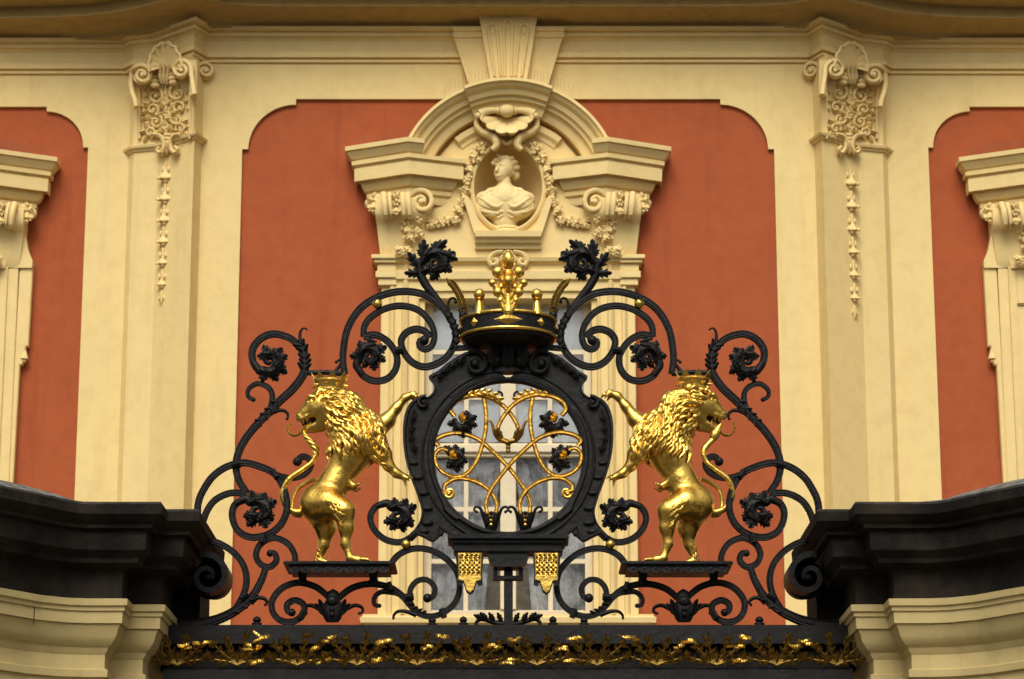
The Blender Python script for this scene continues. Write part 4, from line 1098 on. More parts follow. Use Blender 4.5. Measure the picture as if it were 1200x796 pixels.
def gold_ball(px, py, r):
    mb = MB(); mb.ball(G(px, py, 4), SG * r, 16, 12); mb.sweep([G(px - r * .95, py, 4), G(px + r * .95, py, 4)], SG * r * .35); return two(mb, 'gilt_ball', M_GOLD)

# --- upper scrolls
A = [(404, 438), (402, 424), (402.5, 409), (407.5, 385), (421, 363), (441, 349), (466, 342), (491, 343.5), (509, 352), (523, 366), (531.5, 381), (534, 396), (529, 411), (518, 423), (500, 430), (485, 426), (474.5, 415), (470, 401), (475, 391), (486, 386), (497, 388), (504.5, 395)]
scroll(A, 4.0)
Bc = [(426, 394.5), (427, 383), (433.5, 373), (448.5, 363), (468.5, 358.5), (489, 363), (503, 376), (509, 392), (506, 405), (498, 409.5), (491.5, 405.5), (492, 400), (497, 399)]
scroll(Bc, 3.7, tipball=6.0)
Cc = [(425.5, 395), (440, 392.5), (455, 401), (465, 417), (463.5, 433), (453.5, 444), (438.5, 446.5), (425, 440), (418, 429)]
scroll(Cc, 3.9)
curled_leaf(433, 419, 17, 155, 1, 300, 1)
gold_ball(442, 357, 6.2)
# crest leaf rising beside the crown
scroll([(528, 377), (521, 363), (510, 348), (499, 334), (492, 320), (491, 309)], 4.3, 'stem', taper=(.8, 1.35), sec=ROUND12)
curled_leaf(510, 310, 19, 185, 1, 300, 2, tips=6)
mb = MB()
for (bx, by, ex, ey, L, W) in ((491, 322, 480, 322, 18, 7), (490, 314, 479, 298, 22, 8), (495, 303, 497, 284, 23, 8.5), (508, 296, 523, 284, 22, 8), (521, 300, 536, 306, 18, 7)):
    a, b = G(bx, by, 4), G(ex, ey, 7); dd = unit(b - a); sd_ = unit(np.cross(dd, (0, -1, 0))); mb.leaflet(a, dd, sd_, (0, -1, 0), SG * L, SG * W, 3, .1, .45, .2, 14, jag=.55)
two(mb, 'crest_leaf', M_IRON, gate, 60)
side_leaves([(532, 412), (534, 398), (531, 382), (524, 368)], 4, 6, 8, seed=4, sides=(1, -.6))
scroll([(533, 388), (527, 372), (525, 358), (528, 350), (533, 350), (534, 354)], 1.9, 'tendril', taper=(1.3, .7), sec=ROUND, tipball=2.2)
# gilded leaf strand hanging from the crest leaf to the crown
mb = MB(); S = spline([(523, 328), (532, 337), (539, 349), (543, 362), (545, 373)], 3); V = [G(x, y, 6) for x, y in S]; mb.sweep(V, SG * 1.4)
for i in range(1, len(V) - 1):
    td = unit(V[i + 1] - V[i]); nn = np.cross(td, (0, -1, 0))
    for q in (-1, 1): dd = unit(td + q * .7 * nn + np.array((0, -.3, 0))); mb.leaflet(V[i], dd, unit(np.cross(dd, (0, -1, 0))), (0, -1, 0), SG * 8, SG * 2.6, 2, .2, .6, .4, 8)
two(mb, 'gilt_leaf_strand', M_GOLD2, gate, 60)
# --- outer stem with its three scrolls
D1 = [(348, 403), (338, 395.5), (320.5, 391.5), (305.5, 397), (296, 410), (297, 425), (305, 436)]
scroll(D1, 3.8, taper=(1, 1.15)); curled_leaf(317, 425, 17.5, 145, -1, 285, 3)
D2 = [(353, 405), (357, 417), (357, 433), (353, 443), (343, 456), (328, 470), (320.5, 478), (305.5, 493), (290.5, 510.5), (280.5, 528), (276.5, 546), (280, 563), (289.5, 578)]
S_ = D2; scroll(D2, 4.2, 'stem', taper=(1.15, .95))
side_leaves([(356, 436), (357.5, 420), (354, 407), (349, 402)], 4, 5, 11, seed=6, sides=(1, -1))
scroll([(353, 408), (351.5, 398), (352, 389), (356, 384.5), (360.5, 387)], 2.0, 'tendril', taper=(1.4, .5), sec=ROUND)
scroll([(357, 437), (366, 437), (380, 436.5), (393, 437.5), (404, 438)], 3.2, 'cross_bar', sec=ROUND)
scroll([(392, 437), (397, 430), (400, 425), (397, 422), (394, 424.5)], 1.8, 'tendril', taper=(1.4, .8), sec=ROUND, tipball=2)
scroll([(316, 482), (319, 470), (318, 459), (311, 452), (300, 450), (291, 457), (291, 465), (297, 468.5)], 3.0, taper=(1.25, .75), tipball=2.8)
scroll([(316, 485), (325, 481.5), (333, 481.5), (337.5, 486), (336.5, 491)], 2.2, 'tendril', taper=(1.4, .6), sec=ROUND, tipball=1.8)
side_leaves([(327, 470), (313, 486), (300, 499)], 4, 4, 9, seed=7, sides=(1, -1))
# --- great side loop, its leaf and the branch behind the lion's tail
E1 = [(231.5, 603), (232, 592), (236, 579), (248, 560), (265, 547.5), (285, 542.5), (305, 547), (321, 555), (331, 569), (336, 586), (335.5, 601), (328, 616), (313, 627), (293, 629.5), (278, 621), (272, 604), (276, 591), (288, 585)]
scroll(E1, 3.9); curled_leaf(302, 600, 17.5, 225, 1, 270, 5)
scroll([(313, 551), (330, 558.5), (345, 560), (358, 555), (364.5, 545), (361, 537), (353.5, 535.5), (348.5, 541)], 3.4, taper=(.9, 1.1), tipball=5.5)
scroll([(289.5, 578.5), (270, 578), (253, 585.5), (243, 598), (237, 614)], 3.7)
# --- lower outer scrolls
scroll([(236, 633), (245, 634), (257, 637), (273, 647), (285, 662), (289, 680), (285, 698), (276, 714)], 3.7)
scroll([(312, 664), (306, 681), (294, 701), (277, 715), (259, 724.5), (241, 730), (224, 733), (208, 734)], 4.4, 'stem', taper=(.8, 1.5))
scroll([(345, 665), (345.5, 651), (337, 637), (321, 630.5), (306, 637), (300, 650), (305, 661), (316, 664.5), (324, 657), (322, 649), (316.5, 648.5)], 3.5, taper=(1, 1), tipball=4.2)
scroll([(294, 707), (301, 701), (308, 701), (313, 705), (311, 709)], 2.3, 'tendril', taper=(1.4, .7), sec=ROUND, tipball=1.8)
side_leaves([(272, 718), (288, 708), (296, 698)], 4, 3, 9, seed=9, sides=(1,))
# --- scrolls below the lions
scroll([(388, 704), (381, 696), (368, 687), (349, 683), (331, 689), (319.5, 703), (319.5, 717), (328.5, 727), (343.5, 728.5), (355, 720), (356, 709), (346, 703.5), (337, 708), (337, 716), (342, 718)], 3.6, tipball=4.6)
scroll([(394, 704), (399, 699), (411, 690), (427, 685), (443, 685), (459, 689.5), (472, 699), (482, 711), (492, 720)], 3.6)
scroll([(456, 664), (467, 650.5), (485, 643), (506.5, 645.5), (525, 657), (536, 672), (538.5, 690.5), (533, 706.5), (520, 718), (504, 722.5), (489, 718), (481, 706), (481, 691), (489, 681), (501, 680), (509.5, 689), (507.5, 699), (501, 701)], 3.6, taper=(1, .85), tipball=5.4)
scroll([(476, 703), (467, 696), (457, 694), (446, 694), (438.5, 701), (439, 709), (444.5, 710)], 2.9, taper=(1.2, .8), tipball=2.6)
scroll([(488, 721), (477, 717), (467, 716.5), (461.5, 721), (461, 726)], 2.3, 'tendril', taper=(1.3, .6), sec=ROUND)
side_leaves([(478, 709), (488, 717), (500, 722)], 4, 4, 8, seed=10, sides=(-1,))
gold_ball(476, 638.5, 5.6)
# scroll with rosette hugging the shield
scroll([(492, 618), (484, 628), (469, 635.5), (451, 632), (438, 620), (434, 606), (440.5, 594), (453, 590)], 3.6); curled_leaf(466, 606, 16.5, 230, 1, 270, 12)
# mask-like tulip between the two scrolls
mb = MB(); c = G(390, 730, 6)
mb.lathe(c, [(SG * 7, 0), (SG * 10, SG * 4), (SG * 12.5, SG * 13), (SG * 11, SG * 20), (SG * 8, SG * 25), (SG * 9, SG * 29), (SG * 6, SG * 35), (SG * 1, SG * 38)], 16, 1, .6)
for k in (-1, 1):
    a = G(390 + k * 5, 726, 9); mb.leaflet(a, unit((k * .5, -.2, 1)), unit((1, 0, -k * .5)), (0, -1, 0), SG * 24, SG * 6, 3, -.1, .5, .3, 10)
    mb.leaflet(G(390 + k * 6, 722, 8), unit((k * 1.0, -.2, .9)), unit((.9, 0, -k * 1.0)), (0, -1, 0), SG * 20, SG * 5, 3, .05, .5, .3, 10)
for y in (716, 722): mb.ball(G(390, y, 14), SG * 3.2, 10, 6)
mb.ball(G(390, 706, 12), SG * 6, 12, 8, 1.2, .8, 1)
two(mb, 'tulip_mask', M_IRON, gate, 50)
for h in (1, -1):
    scroll([(390 + h * 8, 719), (390 + h * 17, 713), (390 + h * 26, 709.5), (390 + h * 34, 712), (390 + h * 35, 717), (390 + h * 31, 719)], 2.2, 'tendril', taper=(1.5, .7), sec=ROUND, tipball=1.8)
# small feet on the beam
for (px, w, h) in ((301, 6, 10), (506.5, 5.5, 9), (543, 5.5, 10)):
    mb = MB(); c = G(px, 735, 0)
    mb.lathe(c, [(SG * w, -.01), (SG * w, SG * h * .45), (SG * w * .6, SG * h * .55), (SG * w * .85, SG * h * .8), (SG * w * .6, SG * h * 1.1), (SG * .6, SG * h * 1.25)], 12)
    two(mb, 'foot', M_IRON)
# side bracket rolls against the piers
mb = MB(); pts = spiral(246, 679, 25, 4, 250, 250 + 500, 60); V = [G(x, y, 0) for x, y in pts]
mb.sweep(V, [SG * lerp(3.6, 2.4, i / 60) for i in range(60)], [(-1, -9), (-1, 9), (1, 9), (1, -9)]); mb.ball(G(246, 679, 14), SG * 6); mb.lathe(G(246, 679, 0), [(SG * .1, 0), (SG * .1, .001)], 6)
ang = np.linspace(0, 2 * math.pi, 24, endpoint=False); mb.add([G(246 + 22 * math.cos(a), 679 + 23 * math.sin(a), -6) for a in ang], [tuple(range(24))])
two(mb, 'bracket_roll', M_IRON)

# --- plinths for the lions
for s_ in (1, -1):
    x0, x1 = G(335, 666)[0], G(464.5, 666)[0]
    mb = MB(); mb.box(x0, x1, YG - .15, YG + .15, bz(667.5), bz(663.8)); pl = fin(mb, s_).build('plinth', M_IRON2, gate, smooth=0, bevel=.003)
    mb = MB(); a, b = G(341, 668)[0], G(457, 668)[0]; mb.box(a, b, YG - .13, YG + .13, bz(671.5), bz(667.6)); n = 9
    for i in range(n):
        cx = lerp(a, b, (i + .5) / n); r = (b - a) / n / 2 * .97
        o = [(cx + r * math.cos(t), bz(672.5) + r * .75 * math.sin(t)) for t in np.linspace(math.pi, 2 * math.pi, 9)]
        o = [(cx + r, bz(671)), (cx - r, bz(671))] + o
        mb.prism(o, YG - .136, YG - .118); mb.ball((cx, YG - .134, bz(672)), r * .35, 8, 6, 1, .6, 1)
    fin(mb, s_).build('scalloped_valance', M_IRON, pl, smooth=30, recalc=False)
    for px in (354.5, 437.5):
        mb = MB(); c = G(px, 684); mb.lathe(c, [(SG * 6, -.004), (SG * 6, SG * 3), (SG * 4.5, SG * 5), (SG * 6, SG * 13)], 12); fin(mb, s_).build('bracket', M_IRON, pl)

# --- shield frame round the monogram
RC = (595.5, 537.0)
outl = [(570, 416), (562, 413), (546, 414), (526, 425.5), (513, 436), (502.5, 442.5), (508, 450.5), (508.5, 459), (501, 466.5), (488, 467.5), (478, 477.5), (473, 495), (472.5, 518), (475, 538), (481.5, 560.5), (489, 581), (494, 600), (491, 614), (485, 624), (496, 630), (509, 635), (513, 619), (524, 626), (540, 634), (560, 640)]
S1 = spline(outl, 3.0)
rightside = [(XM - x, y) for x, y in reversed([tuple(p) for p in S1])]
outer = [tuple(p) for p in S1]                              # left, top to bottom
# plate: strips from the circular opening to the outline, left half then right half
def plate(sg):
    mb = MB(); n = len(outer); V = []; F = []
    angs = []
    for i, (x, y) in enumerate(outer):
        angs.append(math.atan2(y - RC[1], x - RC[0]))
    au = np.unwrap(angs); mono = np.minimum.accumulate(au); tgt = np.linspace(math.radians(-90) , math.radians(-270), n)
    a_use = .75 * mono + .25 * tgt
    a_use = np.minimum.accumulate(a_use); a_use[0] = -math.pi / 2; a_use[-1] = -1.5 * math.pi
    lay = ((0, 8.5), (.10, 10.5), (.16, 10.5), (.20, 6.5), (.55, 5.5), (.88, 6.0), (.92, 8), (.98, 8), (1.0, 6), (1.0, -3.5), (0, -3.5), (0, 8.5))
    for i in range(n):
        a = a_use[i]; ix, iy = RC[0] + 87.5 * math.cos(a), RC[1] + 88.5 * math.sin(a)
        ox, oy = outer[i]
        for t, d in lay: V.append(G(lerp(ix, ox, t), lerp(iy, oy, t), d))
    m = len(lay)
    for i in range(n - 1):
        for k in range(m - 1): F.append((i * m + k, i * m + k + 1, i * m + m + k + 1, i * m + m + k))
    mb.add(V, F)
    return fin(mb, sg).build('shield_frame', M_IRON2, gate, smooth=35, recalc=True)
sf = {1: plate(1), -1: plate(-1)}
mb = MB(); mb.sweep([G(RC[0] + 89.5 * math.cos(a), RC[1] + 90.5 * math.sin(a), 7) for a in np.linspace(0, 2 * math.pi, 120, endpoint=False)], SG * 3.0, ROUND, closed=True); mb.build('inner_ring', M_IRON, gate)
mb = MB(); mb.sweep([G(RC[0] + 100.5 * math.cos(a), RC[1] + 101.5 * math.sin(a), 6) for a in np.linspace(0, 2 * math.pi, 120, endpoint=False)], SG * 2.0, ROUND, closed=True); mb.build('bead_ring', M_IRON, gate)
for s_ in (1, -1):
    # shoulder volutes and repousse ornament
    mb = MB(); pts = spiral(557, 429, 16, 3, -120, 330, 50); mb.sweep([G(x, y, lerp(9, 14, i / 50)) for i, (x, y) in enumerate(pts)], [SG * lerp(3.2, 2.2, i / 50) for i in range(50)], flat=1.2); mb.ball(G(557, 429, 13), SG * 4.5)
    fin(mb, s_).build('shoulder_volute', M_IRON, sf[s_])
    mb = MB()
    for i, (x, y) in enumerate(((545, 419), (536, 424), (527, 430), (520, 436))):
        a = G(x, y, 8); dd = unit(np.array((-.6, -.3, -.9))); mb.leaflet(a, dd, unit(np.cross(dd, (0, -1, 0))), (0, -1, 0), SG * 13, SG * 4.5, 3, -.05, .7, .5, 9)
    fin(mb, s_).build('shoulder_leaf', M_IRON, sf[s_], 60)
    mb = MB(); pts = spiral(497, 474, 8, 2, -70, -430, 26); mb.sweep([G(x, y, 8 + 3 * i / 26) for i, (x, y) in enumerate(pts)], SG * 2.4); mb.ball(G(497, 474, 10), SG * 3.2)
    for i, (x, y, dx, dz) in enumerate(((486, 482, -.2, -1), (482, 494, .1, -1), (481, 506, .2, -1), (483, 517, .3, -1))):
        dd = unit(np.array((dx, -.25, dz))); mb.leaflet(G(x, y, 7), dd, unit(np.cross(dd, (0, -1, 0))), (0, -1, 0), SG * 16, SG * 5, 3, -.05, .7, .5, 9)
    fin(mb, s_).build('cheek_leaf', M_IRON, sf[s_], 60)
    for i, (x, y, rx) in enumerate(((485, 544, 5), (490, 561, 5.5), (496, 579, 6), (501, 597, 6), (501, 614, 6.5), (497, 624, 6))):
        mb = MB(); mb.ball(G(x, y, 6.3), SG * rx, 12, 8, 1.1, .55, .55); fin(mb, s_).build('boss', M_IRON2, sf[s_])
    # curls at the foot of the shield
    mb = MB(); bar(mb, [(536, 628), (526, 620), (518, 618), (514, 622), (517, 627)], 2.2, sec=ROUND, taper=(1.4, .8), tipball=2.2); fin(mb, s_).build('tendril', M_IRON, gate)

# --- gilded monogram
def gstrand(pts, w=2.7, d0=4, d1=4, tip=0, s_=1, cross=None, mat=None, par=None):
    S = spline(pts, 1.8); n = len(S)
    V = [G(x, y, d0 + (cross or 0) * math.sin(i / n * 9)) for i, (x, y) in enumerate(S)]
    mb = MB(); mb.sweep(V, [SG * w * lerp(1, .85, i / n) for i in range(n)], [(-1, -.8), (-1, .3), (-.55, .9), (-.2, .55), (.2, .55), (.55, .9), (1, .3), (1, -.8)])
    if tip: mb.ball(V[-1], SG * tip, 10, 8)
    return mb
mono = MB(); mono.ball(G(595.5, 519.5, 4), SG * 3.4); mono = mono.build('monogram', M_GOLD, gate)
for s_ in (1, -1):
    dz = 5 if s_ > 0 else 9
    for pts, tip in (([(533, 489), (528, 482), (532, 473), (545, 466.5), (560.5, 464.5), (576, 468), (589, 476), (599, 487), (606, 499), (608, 508), (603.5, 516), (595.5, 519.5)], 0),
                     ([(567, 468), (569.5, 485), (569, 505), (564.5, 525), (558, 542), (548, 555), (535.5, 560), (520.5, 555.5), (511.5, 545), (510.5, 533), (517, 527), (525, 529)], 0),
                     ([(514, 524), (510.5, 518), (519, 511.5), (535, 508.5), (550.5, 511.5), (563.5, 518), (578.5, 531), (593.5, 546), (607, 563), (617, 578), (621.5, 591), (620, 604)], 0),
                     ([(525.5, 577), (521, 576), (522, 569), (533, 562.5), (548, 562.5), (563, 568), (575.5, 578), (582, 591), (581, 604)], 0)):
        fin(gstrand(pts, 2.7, dz), s_).build('strand', M_GOLD, mono)
    mb = MB(); pts = spiral(527, 579, 6.5, 1.5, -160, -640, 30); mb.sweep([G(x, y, 6 + 3 * i / 30) for i, (x, y) in enumerate(pts)], [SG * lerp(2.6, 1.8, i / 30) for i in range(30)]); mb.ball(G(527, 579, 8), SG * 2.6); fin(mb, s_).build('curl', M_GOLD, mono)
    # dark leaf rosettes with gilded throats
    for (cx, cy, a0, hd, sd_) in ((543, 495, 200, -1, 31), (532, 539, 215, 1, 32)):
        mb_ = curled_leaf(cx, cy, 13, a0, hd, 250, sd_, parent=mono, pair=False)
        if s_ < 0:
            me = mb_.data; me.transform(__import__('mathutils').Matrix.Scale(-1, 4, (1, 0, 0))); me.flip_normals()
        mb = MB()
        for k in range(3):
            dd = unit(np.array((.5 + .3 * k, -.5, .6 - .5 * k))); mb.leaflet(G(cx - 5, cy - 2, 12), dd, unit(np.cross(dd, (0, -1, 0))), (0, -1, 0), SG * 11, SG * 3.4, 2, .1, .7, .5, 8)
        fin(mb, s_).build('gilt_leaf', M_GOLD, mono, 60)
    # gilt leaves running along the head of the cipher, black curls at their tips
    mb = MB(); rn = random.Random(4)
    for (x, y, dx, dzz) in ((556, 462, .9, .3), (563, 460, .9, .2), (570, 460.5, .9, 0), (577, 463, .9, -.2), (549, 464, .8, .35), (583, 468, .8, -.4)):
        for q in (-.5, .5): dd = unit(np.array((dx, -.3, dzz + q))); mb.leaflet(G(x, y + 2, 8), dd, unit(np.cross(dd, (0, -1, 0))), (0, -1, 0), SG * 9, SG * 2.8, 2, .15, .6, .5, 8)
    fin(mb, s_).build('gilt_leaf', M_GOLD, mono, 60)
    mb = MB(); bar(mb, [(575, 468), (583, 469), (588, 466), (588, 461), (584, 459), (581.5, 462)], 1.5, sec=ROUND, taper=(1.2, .8), tipball=1.6); fin(mb, s_).build('black_curl', M_IRON, mono)
    mb = MB(); bar(mb, [(554, 464), (555, 459), (551.5, 458)], 1.3, sec=ROUND); fin(mb, s_).build('black_curl', M_IRON, mono)
    # cup at the middle
    mb = MB(); bar(mb, [(594, 519), (586, 517), (580, 510), (577.5, 501), (574.5, 494.5), (571, 494.5), (570.5, 498)], 2.0, sec=ROUND, d0=7, d1=7, taper=(1.6, .6), tipball=1.4); fin(mb, s_).build('black_curl', M_GOLD2, mono)
    mb = MB()
    for q in (-.4, .3): dd = unit(np.array((-.45 + q * .5, -.3, .9))); mb.leaflet(G(588, 518, 8), dd, unit(np.cross(dd, (0, -1, 0))), (0, -1, 0), SG * 16, SG * 4.2, 3, -.05, .6, .4, 9)
    fin(mb, s_).build('gilt_leaf', M_GOLD2, mono, 60)
    # tulip cups at the foot
    cx = 575.5; mb = MB(); mb.lathe(G(cx, 626, 4), [(SG * 3, 0), (SG * 6, SG * 4), (SG * 8.5, SG * 12), (SG * 9, SG * 20), (SG * 8, SG * 24), (SG * 6.5, SG * 22), (SG * 5, SG * 8)], 16, 1, .7, capt=False)
    for k in (-1, 0, 1): mb.leaflet(G(cx + k * 5, 616, 10), unit((k * .3, -.25, 1)), (1, 0, 0), (0, -1, 0), SG * 15, SG * 3.6, 2, -.05, .6, .4, 8)
    mb.ball(G(cx, 626, 4), SG * 6.5, 12, 8, 1.1, .8, .6)
    fin(mb, s_).build('tulip_cup', M_IRON, mono)
    mb = MB()
    for k in range(3): mb.ball(G(cx, 607 + 5 * k, 11), SG * (3.0 - .3 * k), 10, 6)
    fin(mb, s_).build('gilt_bud', M_GOLD, mono)
    for h in (-1, 1):
        mb = MB(); bar(mb, [(cx + h * 7, 612), (cx + h * 10, 602), (cx + h * 13, 595.5), (cx + h * 18, 594), (cx + h * 20, 598), (cx + h * 17, 600)], 1.7, sec=ROUND, taper=(1.4, .8), tipball=1.8); fin(mb, s_).build('black_curl', M_IRON, mono)
mb = MB(); mb.lathe(G(595.5, 532, 6), [(SG * .5, 0), (SG * 3, SG * 1.5), (SG * 2.2, SG * 4), (SG * 3, SG * 6), (SG * 2, SG * 8), (SG * 5, SG * 12), (SG * 2, SG * 14)], 12); mb.build('gilt_drop', M_GOLD2, mono)
mb = MB()
for dx in (-9, 0, 9): mb.ball(G(595.5 + dx, 628, 5), SG * 5, 12, 8, 1.2, .8, .8)
mb.build('leaf_knot', M_IRON, gate)

# --- crown
CRX, CRY = 595.5, 387.5
cc = G(CRX, CRY, 0); R = 55.5 * SG
crown = MB(); hgt = G(CRX, 378.8)[2] - G(CRX, 396)[2]
z0 = -hgt / 2
crown.lathe(cc, [(R * .985, z0), (R, z0 + .004), (R, -z0 - .004), (R * .985, -z0), (R * .94, -z0), (R * .94, z0)], 56, capb=False, capt=False)
crown = crown.build('crown', M_IRON, gate, 30)
for zz_, nm in ((z0 - .004, 'rim'), (-z0 + .004, 'rim')):
    mb = MB(); mb.sweep([(cc[0] + R * 1.01 * math.cos(a), cc[1] + R * 1.01 * math.sin(a), cc[2] + zz_) for a in np.linspace(0, 2 * math.pi, 72, endpoint=False)], SG * 2.0, ROUND, B=(0, 0, 1), closed=True); mb.build(nm, M_GOLD, crown)
def on_band(ang, dz, out): return np.array((cc[0] + (R + out) * math.sin(ang), cc[1] - (R + out) * math.cos(ang), cc[2] + dz))
def diamond(ang, wa, hh):
    mb = MB(); V = [on_band(ang, hh, .002), on_band(ang + wa, 0, .002), on_band(ang, -hh, .002), on_band(ang - wa, 0, .002), on_band(ang, 0, .014), on_band(ang, 0, -.004)]
    mb.add(V, [(0, 4, 1), (1, 4, 2), (2, 4, 3), (3, 4, 0), (0, 1, 5), (1, 2, 5), (2, 3, 5), (3, 0, 5)]); mb.build('diamond_stud', M_GOLD, crown, smooth=0, recalc=True)
for k in range(8):
    a = k * math.pi / 4
    if k % 2 == 0: diamond(a, .30, SG * 6.6)
    else: diamond(a - (.03 if k == 1 else 0), .11, SG * 5.6)
# points of the crown: four balls on cones, four leafy finials (front one tall and gilded)
def cone_ball(ang, mat, k=1.0):
    b = on_band(ang, -z0, -.01); mb = MB()
    mb.lathe(b, [(SG * 7 * k, 0), (SG * 6 * k, SG * 4), (SG * 4 * k, SG * 13 * k), (SG * 3.4 * k, SG * 16 * k), (SG * 5.4 * k, SG * 17.5 * k), (SG * 2, SG * 19 * k)], 10); mb.ball(b + np.array((0, 0, SG * 24 * k)), SG * 6.8 * k, 16, 12)
    mb.build('crown_ball', mat, crown, 40)
for a in (math.radians(-39), math.radians(39), math.radians(140), math.radians(220)): cone_ball(a, M_GOLD if abs(a) < 1 else M_GOLD2, 1 if abs(a) < 1 else .8)
b = on_band(0, -z0, -.01); mb = MB(); u = SG
mb.sweep([b + np.array((0, 0, q * u)) for q in (0, 12, 30, 50)], [u * 7, u * 5, u * 6, u * 5], ROUND12)
for (x, z, r) in ((-12, 23, 6.0), (12, 23, 6.0), (-9, 13, 4.4), (9, 13, 4.4), (-18, 34, 5.0), (18, 34, 5.0), (-12, 47, 7.2), (12, 47, 7.2), (0, 36, 6.2), (-8, 29, 4.5), (8, 29, 4.5)):
    e = b + np.array((x * u, -.012 - (.02 if x == 0 else 0), z * u)); mb.ball(e, r * u, 12, 8, 1, .9, 1)
    st = b + np.array((x * .12 * u, -.004, (z - 16) * u)); mb.sweep([st, lerp(st, e, .5) + np.array((0, 0, -.01)), e], [u * 3.4, u * 3.8, u * 3])
    dd = unit(np.array((x * .9, -.25, 14))); mb.leaflet(e - dd * r * u, dd, unit(np.cross(dd, (0, -1, 0))), unit(np.array((0, -1, .1))), r * 2.5 * u, r * .8 * u, 3, .15, .6, .5, 9)
for k in range(6):
    a = k * math.pi / 3 + .3; dd = unit(np.array((.42 * math.cos(a), .42 * math.sin(a), 1))); tn = np.array((-math.sin(a), math.cos(a), 0)); rad_ = np.array((math.cos(a), math.sin(a), 0))
    mb.leaflet(b + np.array((0, -.005, 50 * u)), dd, tn, rad_, 22 * u, 8.5 * u, 3, .35, .4, .2, 10)
mb.ball(b + np.array((0, -.005, 62 * u)), 7 * u, 12, 8, 1, 1, 1.55)
mb.sweep([b + np.array((0, -.005, 68 * u)), b + np.array((0, -.005, 74 * u))], [u * 3, u * .6]); mb.build('crown_finial', M_GOLD, crown, 55)
for a in (math.pi / 2, -math.pi / 2, math.pi):
    b = on_band(a, -z0, -.01); mb = MB(); mb.sweep([b, b + np.array((0, 0, 12 * u))], [u * 3.5, u * 2.2])
    for (x, z, r) in ((-8, 8, 5), (8, 8, 5), (0, 16, 6), (-5, 17, 4), (5, 17, 4)):
        tg = np.array((math.cos(a), math.sin(a), 0)); mb.ball(b + tg * x * u * (1 if a == math.pi else .9) + np.array((0, 0, z * u)), r * u, 10, 6, 1, 1, 1)
    mb.build('crown_trefoil', M_IRON, crown, 50)
# bowl and bracket carrying the crown
mb = MB(); mb.lathe(G(CRX, 402), [(R * .55, -.03), (R * .80, -.018), (R * .96, .0), (R * .97, SG * 5)], 48); mb.build('crown_bowl', M_IRON2, gate, 40)
mb = MB(); mb.lathe(G(CRX, 437, 2), [(SG * 20, -.004), (SG * 20, SG * 4), (SG * 13, SG * 6), (SG * 11, SG * 14), (SG * 14, SG * 24), (SG * 24, SG * 31), (SG * 22, SG * 38)], 20, 1, .5)
for k in (-1, 0, 1):
    for q in (0, 1): mb.leaflet(G(595.5 + k * 15, 433 - q * 12, 13 + 2 * q), unit((k * .25, -.3, 1)), (1, 0, 0), (0, -1, 0), SG * 26, SG * 8, 3, -.15, .6, .3, 12)
for k in (-1, 1):
    mb.ball(G(595.5 + k * 22, 404, 10), SG * 7, 12, 8); mb.ball(G(595.5 + k * 17, 412, 12), SG * 5, 12, 8)
mb.build('crown_bracket', M_IRON, gate, 50)
mb = MB(); mb.sweep([G(528, 409, 1), G(560, 407, 1), G(631, 407, 1), G(663, 409, 1)], SG * 3.0, [(-1, -1), (-1, 1), (1, 1), (1, -1)]); mb.build('cross_bar', M_IRON, gate)

# forged collars where the scrolls touch
for (px, py, a) in ((468, 411, 8), (441, 353, 70), (277, 545, 15), (322, 556, -60), (309, 632, 75), (287, 699, 35), (354, 721, 60), (457, 688, -70), (519, 719, -70), (480, 700, 5), (484, 628, 45)):
    mb = MB(); ca, sa = math.cos(math.radians(a)), math.sin(math.radians(a))
    for off in (-2.2, 0, 2.2):
        ring = []
        mb.sweep([G(px + off * sa - 4.9 * ca, py + off * ca + 4.9 * sa, .5), G(px + off * sa + 4.9 * ca, py + off * ca - 4.9 * sa, .5)], SG * (1.5 if off else 2.0), [(-.8, -4.2), (-.8, 4.0), (-.4, 4.6), (.4, 4.6), (.8, 4.0), (.8, -4.2)])
    two(mb, 'collar', M_IRON)
# --- console with lambrequins and post under the shield
def slab(xa, xb, ya, yb, d, name='console_slab', bev=.003):
    mb = MB(); mb.box(G(xa, 640)[0], G(xb, 640)[0], YG - d, YG + d * .8, bz(yb), bz(ya)); return mb.build(name, M_IRON2, gate, smooth=0, bevel=bev)
slab(525, 666, 631, 636.5, .12); slab(529, 662, 636.6, 641, .10); slab(532, 659, 641.1, 650, .085)
mb = MB(); mb.prism([(G(x, y)[0], G(x, y)[2]) for x, y in ((571, 650.1), (620, 650.1), (617, 660), (611, 667), (580, 667), (574, 660))], YG - .07, YG + .05); mb.build('console_foot', M_IRON2, gate, smooth=0, recalc=True)
for (xa, xb, ya, yb) in ((578, 613, 676, 680), (578, 583, 667.1, 675.9), (608, 613, 667.1, 675.9)):
    mb = MB(); mb.box(G(xa, 670)[0], G(xb, 670)[0], YG - .03, YG + .03, bz(yb), bz(ya)); mb.build('strap', M_IRON, gate, smooth=0)
mb = MB(); mb.box(G(590.5, 700)[0], G(601, 700)[0], YG - .02, YG + .02, bz(735), bz(667.2)); mb.build('post', M_IRON2, gate, smooth=0, bevel=.003)
